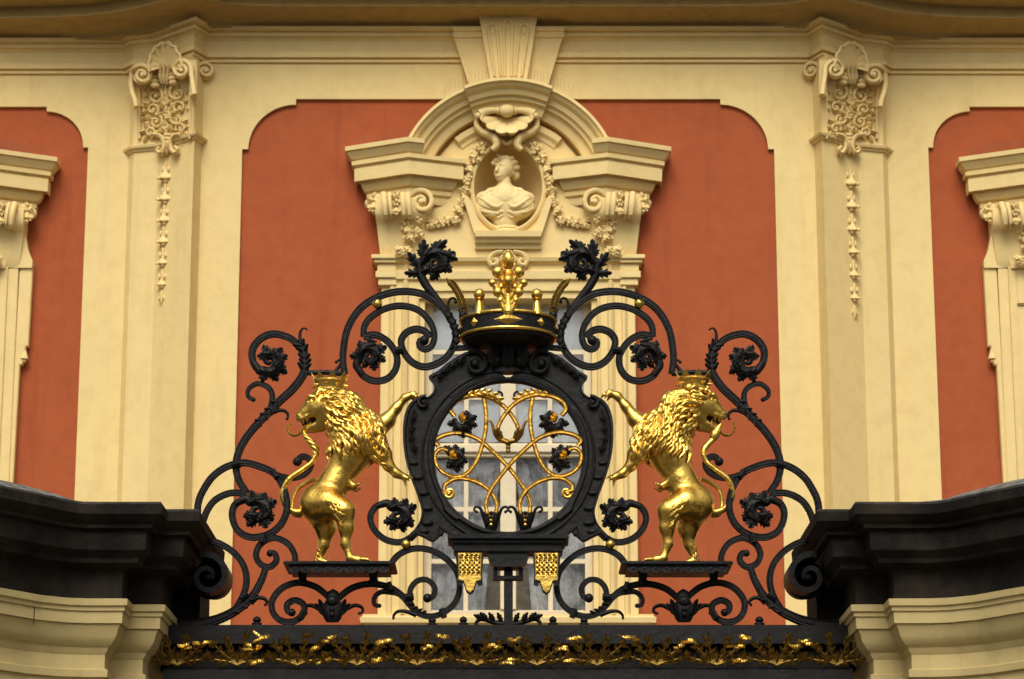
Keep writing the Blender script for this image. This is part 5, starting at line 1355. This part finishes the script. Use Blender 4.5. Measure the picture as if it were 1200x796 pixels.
for s_ in (1, -1):
    mb = MB(); ol = [(534, 651), (567, 651), (565, 675), (566, 688), (561, 690), (559, 685), (555, 697), (551, 700), (547, 697), (543, 685), (541, 690), (535.5, 688), (536.5, 675)]
    mb.prism([(G(x, y)[0], G(x, y)[2]) for x, y in ol], YG - .075, YG - .055); lam = fin(mb, s_).build('lambrequin', M_IRON, gate, smooth=0, recalc=True)
    mb = MB(); ol = [(538, 678), (564, 678), (564, 683), (558, 684), (555, 694), (551, 698), (547, 694), (544, 684), (538, 683)]
    mb.prism([(G(x, y)[0], G(x, y)[2]) for x, y in ol], YG - .083, YG - .0755)
    gp = fin(mb, s_).build('gilt_tip', M_GOLD, lam, smooth=0, recalc=True, bevel=.002)
    mb = MB(); mb.sweep([G(537.8, 652.5, 20.5), G(564, 652.5, 20.5), G(563, 678, 20.5), G(538.6, 678, 20.5)], SG * 1.3, ROUND, closed=True); fin(mb, s_).build('gilt_border', M_GOLD, gp)
    for fam in (1, -1):                                # woven straps over the dark plate
        for k in range(-5, 10):
            A_ = (538.5 + 5.4 * k, 653.0) if fam > 0 else (563 - 5.4 * k, 653.0); B_ = (A_[0] + fam * 25 * .95, 678.0)
            ts = [t for t in np.linspace(0, 1, 40) if 538.3 < lerp(A_[0], B_[0], t) < 563.2]
            if len(ts) < 6: continue
            mb = MB(); mb.sweep([G(lerp(A_[0], B_[0], t), lerp(A_[1], B_[1], t), 20.3 + fam * .7 * math.sin(t * 5.3 * math.pi * 2 * .95)) for t in ts], SG * 1.15, [(-1, -.5), (-.7, .6), (.7, .6), (1, -.5)]); fin(mb, s_).build('woven_strap', M_GOLD, gp)
    mb = MB(); bar(mb, [(597 - 2, 731), (585, 731), (572, 727), (563, 726), (558, 730), (559, 735)], 2.6, sec=ROUND, taper=(1.6, .7))
    for (x, y, dx, dzz) in ((588, 729, -.5, 1), (579, 728, -.6, .9), (571, 726, -.8, .7), (566, 725, -.9, .3)):
        dd = unit(np.array((dx, -.2, dzz))); mb.leaflet(G(x, y, 3), dd, unit(np.cross(dd, (0, -1, 0))), (0, -1, 0), SG * 12, SG * 4, 3, .1, .6, .4, 9)
    fin(mb, s_).build('post_leaf', M_IRON, gate, 60)

# ------------------------------------------------------------------ portrait bust in the niche
def make_bust():
    root = thing('portrait_bust', 'stucco bust of a draped figure in the oval niche above the window', 'bust')
    D0 = 8.0
    def B(px, py, d=0.0): return A2(px, py + (2.5 if py < 275 else 0), D0 + d)
    r = SF
    lo = B(550, 272, 34); hi = B(634, 176, -26); lo = np.minimum(lo, hi); hi = np.maximum(B(550, 272, 34), hi)
    s = SDF(lo - .02, hi + .02, .0042)
    k = .010
    # torso
    s.cone(B(575, 240, -4), B(608, 240, -4), 14 * r, 14 * r, .03); s.cone(B(591, 236, 0), B(592, 262, 0), 19 * r, 13 * r, .03)
    s.ell(B(577, 240, 7), (14 * r, 10 * r, 12 * r), .02); s.ell(B(606, 240, 7), (14 * r, 10 * r, 12 * r), .02)
    s.ell(B(567, 235, -2), (9 * r, 11 * r, 9 * r), .02); s.ell(B(615, 235, -2), (9 * r, 11 * r, 9 * r), .02)
    s.cone(B(591, 262, 0), B(593, 270, 0), 13 * r, 9 * r, .02)
    for h in (-1, 1): s.cone(B(592 + h * 8, 224, 0), B(592 + h * 26, 233, -3), 6 * r, 9 * r, .03)
    # neck and head, turned to the left
    s.cone(B(592, 232, 2), B(591, 213, 2), 9.2 * r, 7.2 * r, .03)
    s.ell(B(592, 198, 1), (11 * r, 12.5 * r, 13.5 * r), .012); s.ell(B(587, 204, 6), (8 * r, 8 * r, 11 * r), .012)
    s.ell(B(585.5, 211.5, 8), (4 * r, 4 * r, 3.4 * r), .008)                       # chin
    s.cone(B(583.8, 198.5, 12.6), B(582, 204, 15.0), 1.5 * r, 2.1 * r, .004)       # nose
    s.cone(B(580.5, 196.3, 11.2), B(584.2, 196.5, 12.8), 1.0 * r, 1.1 * r, .005); s.cone(B(585.5, 196.4, 12.9), B(592, 196, 11.6), 1.1 * r, 1.0 * r, .005)   # brows
    s.ell(B(581.3, 199.3, 12.2), (1.9 * r, 1.2 * r, 1.2 * r), .002, sub=True); s.ell(B(588.5, 199.3, 13.2), (2.3 * r, 1.4 * r, 1.3 * r), .002, sub=True)
    s.ell(B(581.5, 199.4, 11.0), (1.5 * r, 1.4 * r, 1.0 * r), .001); s.ell(B(588.5, 199.4, 12.0), (1.8 * r, 1.5 * r, 1.1 * r), .001)
    s.cone(B(581.2, 208.2, 13.0), B(586.2, 208.2, 13.4), .9 * r, .9 * r, .002); s.cone(B(581.6, 209.9, 12.8), B(585.8, 209.9, 13.2), .9 * r, .9 * r, .002)
    s.cone(B(580.6, 209.0, 13.9), B(586.8, 209.0, 14.0), .35 * r, .35 * r, .001, sub=True)
    s.ell(B(601, 203, 3), (2.2 * r, 2.5 * r, 4 * r), .004)                          # ear
    # hair: waves drawn back, bun and top knot
    for i, (x, y, d) in enumerate(((584, 189, 8), (590, 187, 9), (596, 188, 8), (600, 192, 6), (602.5, 197, 3), (581.5, 192, 7))):
        s.cone(B(x - 3, y + 1.5, d), B(x + 4, y - .5, d - 3), 3.0 * r, 3.2 * r, .004)
    s.ell(B(597, 195, -6), (10 * r, 9 * r, 10 * r), .01); s.ell(B(604, 204, -6), (5.5 * r, 6 * r, 6.5 * r), .008)
    s.cone(B(585, 188, 4), B(583.5, 182.5, 5), 2.2 * r, 1.4 * r, .006); s.cone(B(587, 188, 4), B(588, 183.5, 4), 1.8 * r, 1.0 * r, .006)
    # drapery: neckline roll, then folds gathered at the breast and fanning out to both sides
    s.ell(B(592, 247, 2), (30 * r, 15 * r, 15 * r), .03)
    s.chain([B(564, 229, 2), B(578, 232, 13), B(592, 239, 16), B(606, 232, 13), B(620, 229, 2)], [2.6 * r, 2.6 * r, 2.4 * r, 2.6 * r, 2.6 * r], .012)
    s.ell(B(575, 244, 6), (14 * r, 12 * r, 12 * r), .03); s.ell(B(609, 244, 6), (14 * r, 12 * r, 12 * r), .03)
    for h in (-1, 1): s.chain([B(592 + h * 29, 243, 4), B(592 + h * 25, 233, 8), B(592 + h * 17, 226, 7), B(592 + h * 11, 222, 1)], [5 * r, 5 * r, 4.2 * r, 3 * r], .006)
    def fold(ax, ay, bx, by, sag, w, cut):
        pts = np.array([B(lerp(ax, bx, t), lerp(ay, by, t) + sag * math.sin(math.pi * t), 16 * math.sin(math.pi * (.10 + .75 * t))) for t in np.linspace(0, 1, 11)])
        pts = s.project(pts, 5)
        for i in range(10):
            q = .35 + .65 * math.sin(math.pi * (i + .5) / 10)
            s.cone(pts[i], pts[i + 1], w * r * q, w * r * q, .004 if cut else .007, sub=cut)
    for h, c0 in ((1, 592), (-1, 592)):
        for (ex, ey, sag, cut, w) in ((27, 234, 7, False, 1.9), (30, 240, 7, True, 1.1), (31, 244, 8, False, 2.0), (30, 249, 8, True, 1.1), (28, 253, 7, False, 1.8), (24, 258, 5, True, .9)):
            fold(c0 - h * ex, ey, c0 - h * 1.5, 246 + (ey - 237) * .55, sag, w, cut)
    o = s.mesh().build('bust', M_STUCCO, root, 180)
    mb = MB(); c = B(594, 277.5, 2)
    mb.lathe(c, [(19 * r, -.002), (19 * r, 2 * r), (16 * r, 3 * r), (14.5 * r, 5 * r), (16 * r, 6 * r), (15 * r, 8.5 * r), (11 * r, 9.5 * r), (10 * r, 12 * r)], 28, 1, .75); mb.build('socle', M_STUCCO, root, 35)
make_bust()

# ------------------------------------------------------------------ gilded lions
def make_lion(sgn, seed):
    right = sgn < 0
    root = thing('lion_statue', 'gilded crowned lion rearing on its plinth, tail ' + ('ending in a smooth leaf shaped tuft' if right else 'twisted into a rope like tuft'), 'lion statue', 'gilded lions flanking the shield')
    u = SG
    def W(px, py):
        if not right: return px, py
        off = interp(py, (450, 500, 560, 600, 665), (9, 7, 1, -4, -3))
        if px > 455: off = interp(py, (455, 500, 565), (8, 6, 3))
        return XM - px + off, py - (2 if py < 500 else 0)
    def T(px, py, d=0.0): x, y = W(px, py); return G(x, y, d)
    corners = np.array([T(330, 440, 45), T(500, 670, -45), T(330, 670, -45), T(500, 440, 45)])
    s = SDF(corners.min(0) - .02, corners.max(0) + .03, .0052)
    c = lambda pts, rads, k=.02: s.chain([T(*p) for p in pts], [q * u for q in rads], k)
    # trunk
    c([(378, 591, 0), (393, 565, 0), (411, 534, 0), (421, 512, 0)], [21, 17, 21, 23.5], .03)
    s.ell(T(372, 590, 0), (21 * u, 22 * u, 22 * u), .03)
    c([(420, 511, 0), (403, 487, 1), (384, 477, 1)], [25, 22, 17], .03)
    s.ell(T(429, 514, 0), (19 * u, 24 * u, 23 * u), .03)
    # haunches and hind legs: near leg forward, far leg back
    c([(386, 592, 12), (404, 602, 17), (407, 621, 16), (405.5, 640, 15), (411, 655.5, 15)], [18, 12.5, 8.2, 4.8, 4.8], .022)
    c([(411, 657, 15), (423, 659, 15), (431, 660.5, 15)], [5, 4.4, 3.6], .008)
    c([(372, 596, -11), (381, 617, -13), (379, 636, -13), (373.5, 650, -13)], [18, 11.5, 5.8, 4.8], .022)
    c([(374, 655, -13), (384, 659, -13), (392, 660.5, -13)], [5.4, 4.4, 3.6], .008)
    for (fx, fd) in ((433, 15), (394, -13)):
        for dz in (-5, -1.7, 1.7, 5):
            c([(fx - 8, 658.5, fd + dz * .8), (fx - 1, 659, fd + dz), (fx + 3, 661.3, fd + dz * 1.1)], [2.2, 2.0, 1.2], .004)
    # arms
    c([(434, 504, -14), (453, 490, -15), (464, 475, -15), (474, 463.5, -14), (484, 459.5, -12)], [17, 9, 5.6, 4.2, 4.2], .02)
    for (ex, ey, ed) in ((492, 462, -14), (494, 464, -10), (490, 465, -8), (487, 466.5, -14)): c([(484, 460, -12), (ex - 3, ey - 2, ed), (ex, ey + 2.5, ed)], [2.8, 1.9, .8], .004)
    c([(437, 518, 12), (450, 537, 17), (456, 549, 17), (465, 558, 16), (473, 561.5, 15)], [18, 9.5, 6, 4.6, 4.4], .02)
    for (ex, ey, ed) in ((484, 562, 12), (485, 564, 16), (481, 568, 19), (476, 574, 16)): c([(473, 561.5, 15), (lerp(473, ex, .55) + .5, lerp(561.5, ey, .5) - .8, ed), (ex, ey, ed)], [3.0, 1.9, .8], .004)
    # head in profile
    s.ell(T(376, 477, 0), (19 * u, 16 * u, 20 * u), .02)
    c([(371, 476, 0), (361, 483, 0), (353, 489, 0)], [12.5, 9, 6.6], .014)
    s.ell(T(350.5, 487.5, 0), (4.2 * u, 5 * u, 3.8 * u), .008)
    c([(354, 493, 4), (360, 490, 6.5), (369, 489, 9)], [2.6, 2.6, 2.2], .008); c([(354, 493, -4), (360, 490, -6.5), (369, 489, -9)], [2.6, 2.6, 2.2], .008)
    c([(378, 492, 0), (369, 499, 0), (361, 502.5, 0)], [12, 7, 4.4], .012)
    for h in (-1, 1):
        s.cone(T(350, 498.5, h * 9), T(364, 492.5, h * 11), 2.6 * u, 3.2 * u, .004, sub=True); s.cone(T(364, 492.5, h * 10), T(369, 491.5, h * 12), 3.2 * u, 1.8 * u, .004, sub=True)
    s.cone(T(345, 501.5, 5), T(368, 493.5, 5), 5.6 * u, 3.2 * u, .003, sub=True, flaty=2.4)
    c([(377, 500, 0), (367, 503.5, 0), (360, 505, 0)], [6.5, 4.0, 3.0], .006)
    mb = MB(); mb.ball(T(362, 497, -1), 8.5 * u, 14, 10, 1.0, .45, .42); mb.build('mouth', M_IRON, root)
    for h in (-1, 1):
        s.ell(T(365.5, 471.5, h * 11.5), (4.4 * u, 4 * u, 3 * u), .006, sub=True)
        s.ell(T(365.8, 471.8, h * 9.6), (2.5 * u, 2.6 * u, 2.1 * u), .003)
        c([(359.5, 471, h * 7.5), (364, 467, h * 10.5), (371, 467.5, h * 12)], [2.0, 2.4, 1.8], .006)
        c([(361, 475.5, h * 8.5), (367, 476, h * 11.5), (372, 474, h * 12.5)], [1.5, 1.8, 1.4], .006)
        s.ell(T(349, 489.5, h * 4.4), (1.6 * u, 1.4 * u, 1.2 * u), .003, sub=True)
        # ear
        c([(388, 466, h * 15), (391, 461, h * 17)], [4.5, 2.4], .008); s.ell(T(389, 462.5, h * 20), (2.2 * u, 2.5 * u, 2.8 * u), .004, sub=True)
    # ribs of muscle along the flank, belly tuft
    c([(408, 566, 8), (415, 571, 9), (425, 567, 8)], [5, 3.2, .8], .012); c([(408, 570, 4), (417, 575, 4), (424, 573, 3)], [4, 2.4, .8], .01)
    body = s.mesh().build('body', M_GOLD, root, 180)
    # teeth
    mb = MB()
    for (x, y, d, h) in ((356, 495.5, 5, 1), (364.5, 498.5, 5, -1), (360.5, 494, 7, 1), (356, 495.5, -5, 1)):
        a = T(x, y - 2.5 * h, d); e = T(x, y + 2.8 * h, d); mb.sweep([a, e], [1.3 * u, .2 * u])
    mb.build('tooth', M_GOLD, root)
    # mane: overlapping wavy locks that follow the surface
    rn = np.random.RandomState(seed)
    region = [(372, 459), (384, 453), (402, 453), (422, 474), (441, 497), (452, 519), (449, 528), (436, 527), (414, 521), (391, 523), (387, 512), (381, 507), (384, 492), (379, 477), (371, 467)]
    def inside(x, y):
        r_ = False; j = len(region) - 1
        for i in range(len(region)):
            xi, yi = region[i]; xj, yj = region[j]
            if (yi > y) != (yj > y) and x < (xj - xi) * (y - yi) / (yj - yi) + xi: r_ = not r_
            j = i
        return r_
    # invert T approximately: plane-linear map
    o0 = T(400, 500); ex = (T(410, 500) - o0) / 10; ez = (T(400, 510) - o0) / 10
    Vv = np.array([v.co[:] for v in body.data.vertices])
    pyv = 500 + (Vv[:, 2] - o0[2]) / ez[2]
    pxv = 400 + (Vv[:, 0] - o0[0] - ez[0] * (pyv - 500)) / ex[0]
    if right:   # undo the lean
        offs = np.interp(pyv, (450, 500, 560, 600, 665), (9, 7, 1, -4, -3)); base = np.interp(500, (450, 500), (9, 7)); pxv = pxv + (offs - 7)
    dv = (YG - Vv[:, 1]) / SG
    order = rn.permutation(len(Vv)); chosen = []; cell = {}
    for i in order:
        if not inside(pxv[i], pyv[i]): continue
        if pxv[i] > 436 and pyv[i] < 512 and dv[i] < -8: continue
        key = tuple((Vv[i] / (3.6 * u)).astype(int)); ok = True
        for a in (-1, 0, 1):
            for b in (-1, 0, 1):
                for e in (-1, 0, 1):
                    for q in cell.get((key[0] + a, key[1] + b, key[2] + e), ()):
                        if np.sum((Vv[i] - Vv[q]) ** 2) < (5.4 * u) ** 2: ok = False
        if ok: cell.setdefault(key, []).append(i); chosen.append(i)
    ch = np.array(chosen); P = Vv[ch].copy(); px = pxv[ch]; py = pyv[ch]
    f = np.clip((np.hypot(px - 366, py - 487) - 12) / 55, 0, 1)
    fx = (px - 364) / (np.hypot(px - 364, py - 486) + 1e-6); fy = (py - 486) / (np.hypot(px - 364, py - 486) + 1e-6)
    gx = fx * (1 - f) + .16 * f; gy = fy * (1 - f) * .8 + 1.0 * f + .25 * (1 - f)
    # locks at the very top comb backwards down the neck
    dirn = np.stack([gx * (ex[0] / abs(ex[0])) , rn.normal(0, .06, len(ch)), -gy], 1)
    L = u * rn.uniform(20, 30, len(ch)) * np.where((px < 388) & (py < 505), .72, 1.0)
    n = 12; path = []; nrm = []
    step = L / (n - 1); lat = rn.uniform(-1, 1, len(ch)); ph = px * .10 + py * .055 + rn.normal(0, .5, len(ch))
    cur = P.copy()
    for i in range(n):
        nn = s.normal(cur); path.append(cur.copy()); nrm.append(nn)
        dt = dirn - (dirn * nn).sum(1, keepdims=True) * nn; dt /= np.linalg.norm(dt, axis=1, keepdims=True) + 1e-9
        sd_ = np.cross(nn, dt); wob = .60 * np.sin(ph + i * .8) + .15 * lat
        mv = dt + sd_ * wob[:, None]; mv /= np.linalg.norm(mv, axis=1, keepdims=True)
        cur = s.project(cur + mv * step[:, None], 1)
    mb = MB(); sec = [(-1, -.25), (-.75, .45), (-.15, .95), (.35, .9), (.85, .35), (1, -.25)]
    hh = rn.uniform(.6, 1.5, len(ch))
    for k in range(len(ch)):
        pts = []; rad = []
        for i in range(n):
            t = i / (n - 1); lift = u * (.3 + 2.3 * hh[k] * math.sin(math.pi * min(1, .15 + t * .8)) + (1.2 if t > .8 else 0))
            pts.append(path[i][k] + nrm[i][k] * lift); rad.append(u * 3.1 * (.55 + .45 * math.sin(math.pi * min(1, .2 + t * .75))) * (1 if t < .6 else max(.06, 1 - ((t - .6) / .4) ** 1.4)))
        pts = np.array(pts); Tn = np.gradient(pts, axis=0); V = []
        for i in range(n):
            t_ = unit(Tn[i]); b_ = unit(nrm[i][k] - t_ * (nrm[i][k] @ t_)); a_ = np.cross(t_, b_)
            for a, b in sec: V.append(pts[i] + a_ * a * rad[i] + b_ * b * rad[i] * 1.15)
        m = len(sec); F = [(i * m + q, i * m + (q + 1) % m, (i + 1) * m + (q + 1) % m, (i + 1) * m + q) for i in range(n - 1) for q in range(m)]
        F += [tuple(range(m - 1, -1, -1)), tuple((n - 1) * m + q for q in range(m))]
        mb.add(V, F)
    ob = mb.build('mane', M_GOLD, root, 70, recalc=True); ob['kind'] = 'stuff'
    # loose tufts: thigh, elbow, shin
    def tuft(name, roots, L_, spread, dirp, w=2.2):
        mb = MB(); r2 = random.Random(seed + 7)
        for (x, y, d) in roots:
            for q in range(3):
                a0 = math.radians(dirp + r2.uniform(-spread, spread)); ll = L_ * r2.uniform(.7, 1.15)
                pts = [(x + ll * t * math.cos(a0 + .5 * math.sin(3 * t + q)), y + ll * t * math.sin(a0 + .5 * math.sin(3 * t + q)), d) for t in np.linspace(0, 1, 7)]
                V = s.project(np.array([T(*p) for p in pts]), 3); Nn = s.normal(V); V = V + Nn * (u * 1.2)
                mb.sweep(V, [u * w * math.sin(math.pi * min(1, .25 + .72 * i / 6)) + 1e-5 for i in range(7)], ROUND)
        mb.build(name, M_GOLD, root, 70)
    tuft('thigh_tuft', [(386, 590, 35), (392, 592, 36), (397, 596, 34), (388, 600, 36), (394, 603, 36), (399, 606, 34), (391, 611, 34), (395, 617, 32)], 13, 25, 75)
    tuft('shin_tuft', [(373, 640, -6), (372, 646, -6), (371, 652, -8)], 9, 20, 110, 1.5)
    tuft('elbow_tuft', [(444, 535, 26), (440, 538, 24), (446, 541, 22)], 11, 25, 80)
    # claws
    # tail
    mb = MB()
    tl = [(354, 599, -6), (344, 599, -4), (335, 592, -2), (331, 578, 0), (338, 563, 2), (354, 551.5, 3), (366, 542, 3), (371, 530, 3), (366, 521, 2), (360, 514, 1), (355.5, 508, 0), (356.5, 504, 0)]
    S = spline(tl, 2.5); V = [T(*p) for p in S]; nV = len(V)
    rad = [u * interp(i / nV, (0, .1, .55, .7, .78, .9, 1), (4.6, 3.9, 3.3, 3.3, 3.6, 3.4, .8)) for i in range(nV)]
    mb.sweep(V, rad, ROUND12)
    mb.build('tail', M_GOLD, root, 60)
    if right:
        mb = MB(); a, e = T(363, 519, 2), T(353.5, 499, 3); dd = unit(e - a)
        mb.lathe((0, 0, 0), [(.0005, 0), (5 * u, 5 * u), (5.6 * u, 11 * u), (3.6 * u, 18 * u), (.8 * u, 25 * u)], 12, 1, .6)
        z_ = dd; x_ = unit(np.cross((0, 1, 0), z_)); y_ = np.cross(z_, x_); mb.v = [tuple(a + x_ * v[0] + y_ * v[1] + z_ * v[2]) for v in mb.v]; mb.build('tail_tuft', M_GOLD, root, 50)
    else:
        mb = MB(); S2 = spline([(371, 534, 3), (370, 526, 3), (364, 518, 2), (358, 511, 1), (355, 505, 0)], 1.2)
        for q in range(3):
            V = []
            for i, p in enumerate(S2):
                a = i * .33 + q * 2.094; R_ = 3.0 * math.sin(math.pi * min(1, .2 + .72 * i / len(S2)))
                V.append(T(p[0] + R_ * math.cos(a), p[1], p[2] + R_ * math.sin(a)))
            mb.sweep(V, [u * max(.4, 2.5 * math.sin(math.pi * min(1, .25 + .7 * i / len(V)))) for i in range(len(V))], ROUND)
        mb.build('tail_tuft', M_GOLD, root, 60)
    mb = MB(); S2 = spline([(352, 603, -10), (343, 600, -14), (341, 588, -16), (346, 572, -16), (358, 563, -15), (370, 559, -12)], 3); mb.sweep([T(*p) for p in S2], [u * 2.6] * len(S2), ROUND12); mb.build('tail_strand', M_GOLD, root, 60)
    # tongue
    mb = MB(); S2 = spline([(364, 497, 0), (357, 501, 0), (350, 509, 0), (342, 510, 0), (337, 504, 0), (337.5, 498.5, 0), (341, 497, 0)], 2); mb.sweep([T(*p) for p in S2], [u * lerp(2.6, 1.0, i / len(S2)) for i in range(len(S2))], ROUND, flat=1.8); mb.build('tongue', M_GOLD, root, 60)
    # crown
    cb = T(386.5, 459.5, 0); mb = MB(); R_ = 16.5 * u
    mb.lathe(cb, [(R_, 0), (R_ * 1.06, .5 * u), (R_ * 1.06, 2.5 * u), (R_, 3 * u), (R_ * 1.05, 8 * u), (R_ * 1.12, 11 * u), (R_ * 1.2, 11.5 * u), (R_ * 1.2, 13 * u), (R_ * 1.1, 13 * u), (R_ * .95, 3 * u)], 32, capb=True, capt=False)
    cr = mb.build('crown', M_GOLD, root, 35)
    for k in range(8):
        a = k * math.pi / 4 + .2; e = np.array((math.cos(a), math.sin(a), 0)); tn = np.array((-math.sin(a), math.cos(a), 0)); mb = MB()
        b0 = cb + e * R_ * 1.12 + np.array((0, 0, 12 * u)); V = [b0 - tn * 6.2 * u, b0 + tn * 6.2 * u, b0 + e * 4 * u + np.array((0, 0, 9.5 * u))]
        V += [v - e * 1.2 * u for v in V]; mb.add(V, [(0, 1, 2), (5, 4, 3), (0, 3, 4, 1), (1, 4, 5, 2), (2, 5, 3, 0)]); mb.build('crown_point', M_GOLD, cr, smooth=0, recalc=True)
        a += math.pi / 8; e = np.array((math.cos(a), math.sin(a), 0)); mb = MB(); bb = cb + e * R_ * 1.08 + np.array((0, 0, 6.5 * u)); mb.sweep([bb - e * u, bb + e * 4.5 * u], [2.2 * u, .3 * u], ROUND); mb.build('crown_stud', M_GOLD, cr)
    return root
make_lion(1, 21); make_lion(-1, 22)

# ------------------------------------------------------------------ bare park trees across the courtyard (they show as reflections in the panes and the gilding)
M_TWIG = paint('dark_twigs', (.035, .03, .022), .9)
def wood():
    rn = random.Random(77); mb = MB(); SQ = [(1, 0), (0, 1), (-1, 0), (0, -1)]
    def branch(p, d, L, r, lev):
        n = 4; pts = [p]; q = p; dd = d
        for i in range(n):
            dd = unit(dd + np.array([rn.gauss(0, .13), rn.gauss(0, .13), rn.gauss(.03, .09)])); q = q + dd * L / n; pts.append(q)
        mb.sweep(pts, [lerp(r, r * .55, i / n) for i in range(n + 1)], SQ if lev > 1 else ROUND, B=(.3, .9, .2), cap=False)
        if lev >= 5: return
        for k in range((4, 4, 4, 3, 3)[lev]):
            t = rn.uniform(.45, 1.0); i = min(n - 1, int(t * n)); a = rn.uniform(0, 2 * math.pi)
            sp = np.array((math.cos(a), math.sin(a), rn.uniform(-.1, .5))); nd = unit(unit(pts[i + 1] - pts[i]) * .8 + sp * (.75 if lev else .6))
            branch(lerp(pts[i], pts[i + 1], t * n - i if t < 1 else 1), nd, L * rn.uniform(.55, .75), r * .5, lev + 1)
    for k in range(9):
        x = -26 + 6.5 * k + rn.uniform(-1.5, 1.5); y = -26 + rn.uniform(-4, 4)
        branch(np.array((x, y, 0.0)), np.array((0, 0, 1.0)), rn.uniform(7.2, 8.8), .26, 0)
    return mb.build('park_trees', M_TWIG, smooth=60, kind='stuff')
o = wood(); tag(o, 'bare park trees reflected in the window panes', 'trees')
# hedge added out of view to darken what the gilding reflects
mb = MB(); rn = np.random.RandomState(5); V = []; F = []
xs = np.linspace(-60, 60, 121); zs = np.linspace(0, 7, 15)
for i, x in enumerate(xs):
    for z in zs: V.append((x + rn.normal(0, .2), -32 + rn.normal(0, .5) + .15 * z, z * (1 + .12 * math.sin(x * .7) + .05 * rn.normal())))
for i in range(120):
    for k in range(14): a = i * 15 + k; F.append((a, a + 15, a + 16, a + 1))
mb.add(V, F)
M_HEDGE = paint('dark_evergreen', (.03, .04, .018), .9)
o = mb.build('added_hedge', M_HEDGE, smooth=0, kind='stuff'); tag(o, 'unseen dark hedge added to darken reflections in the gilding', 'hedge')
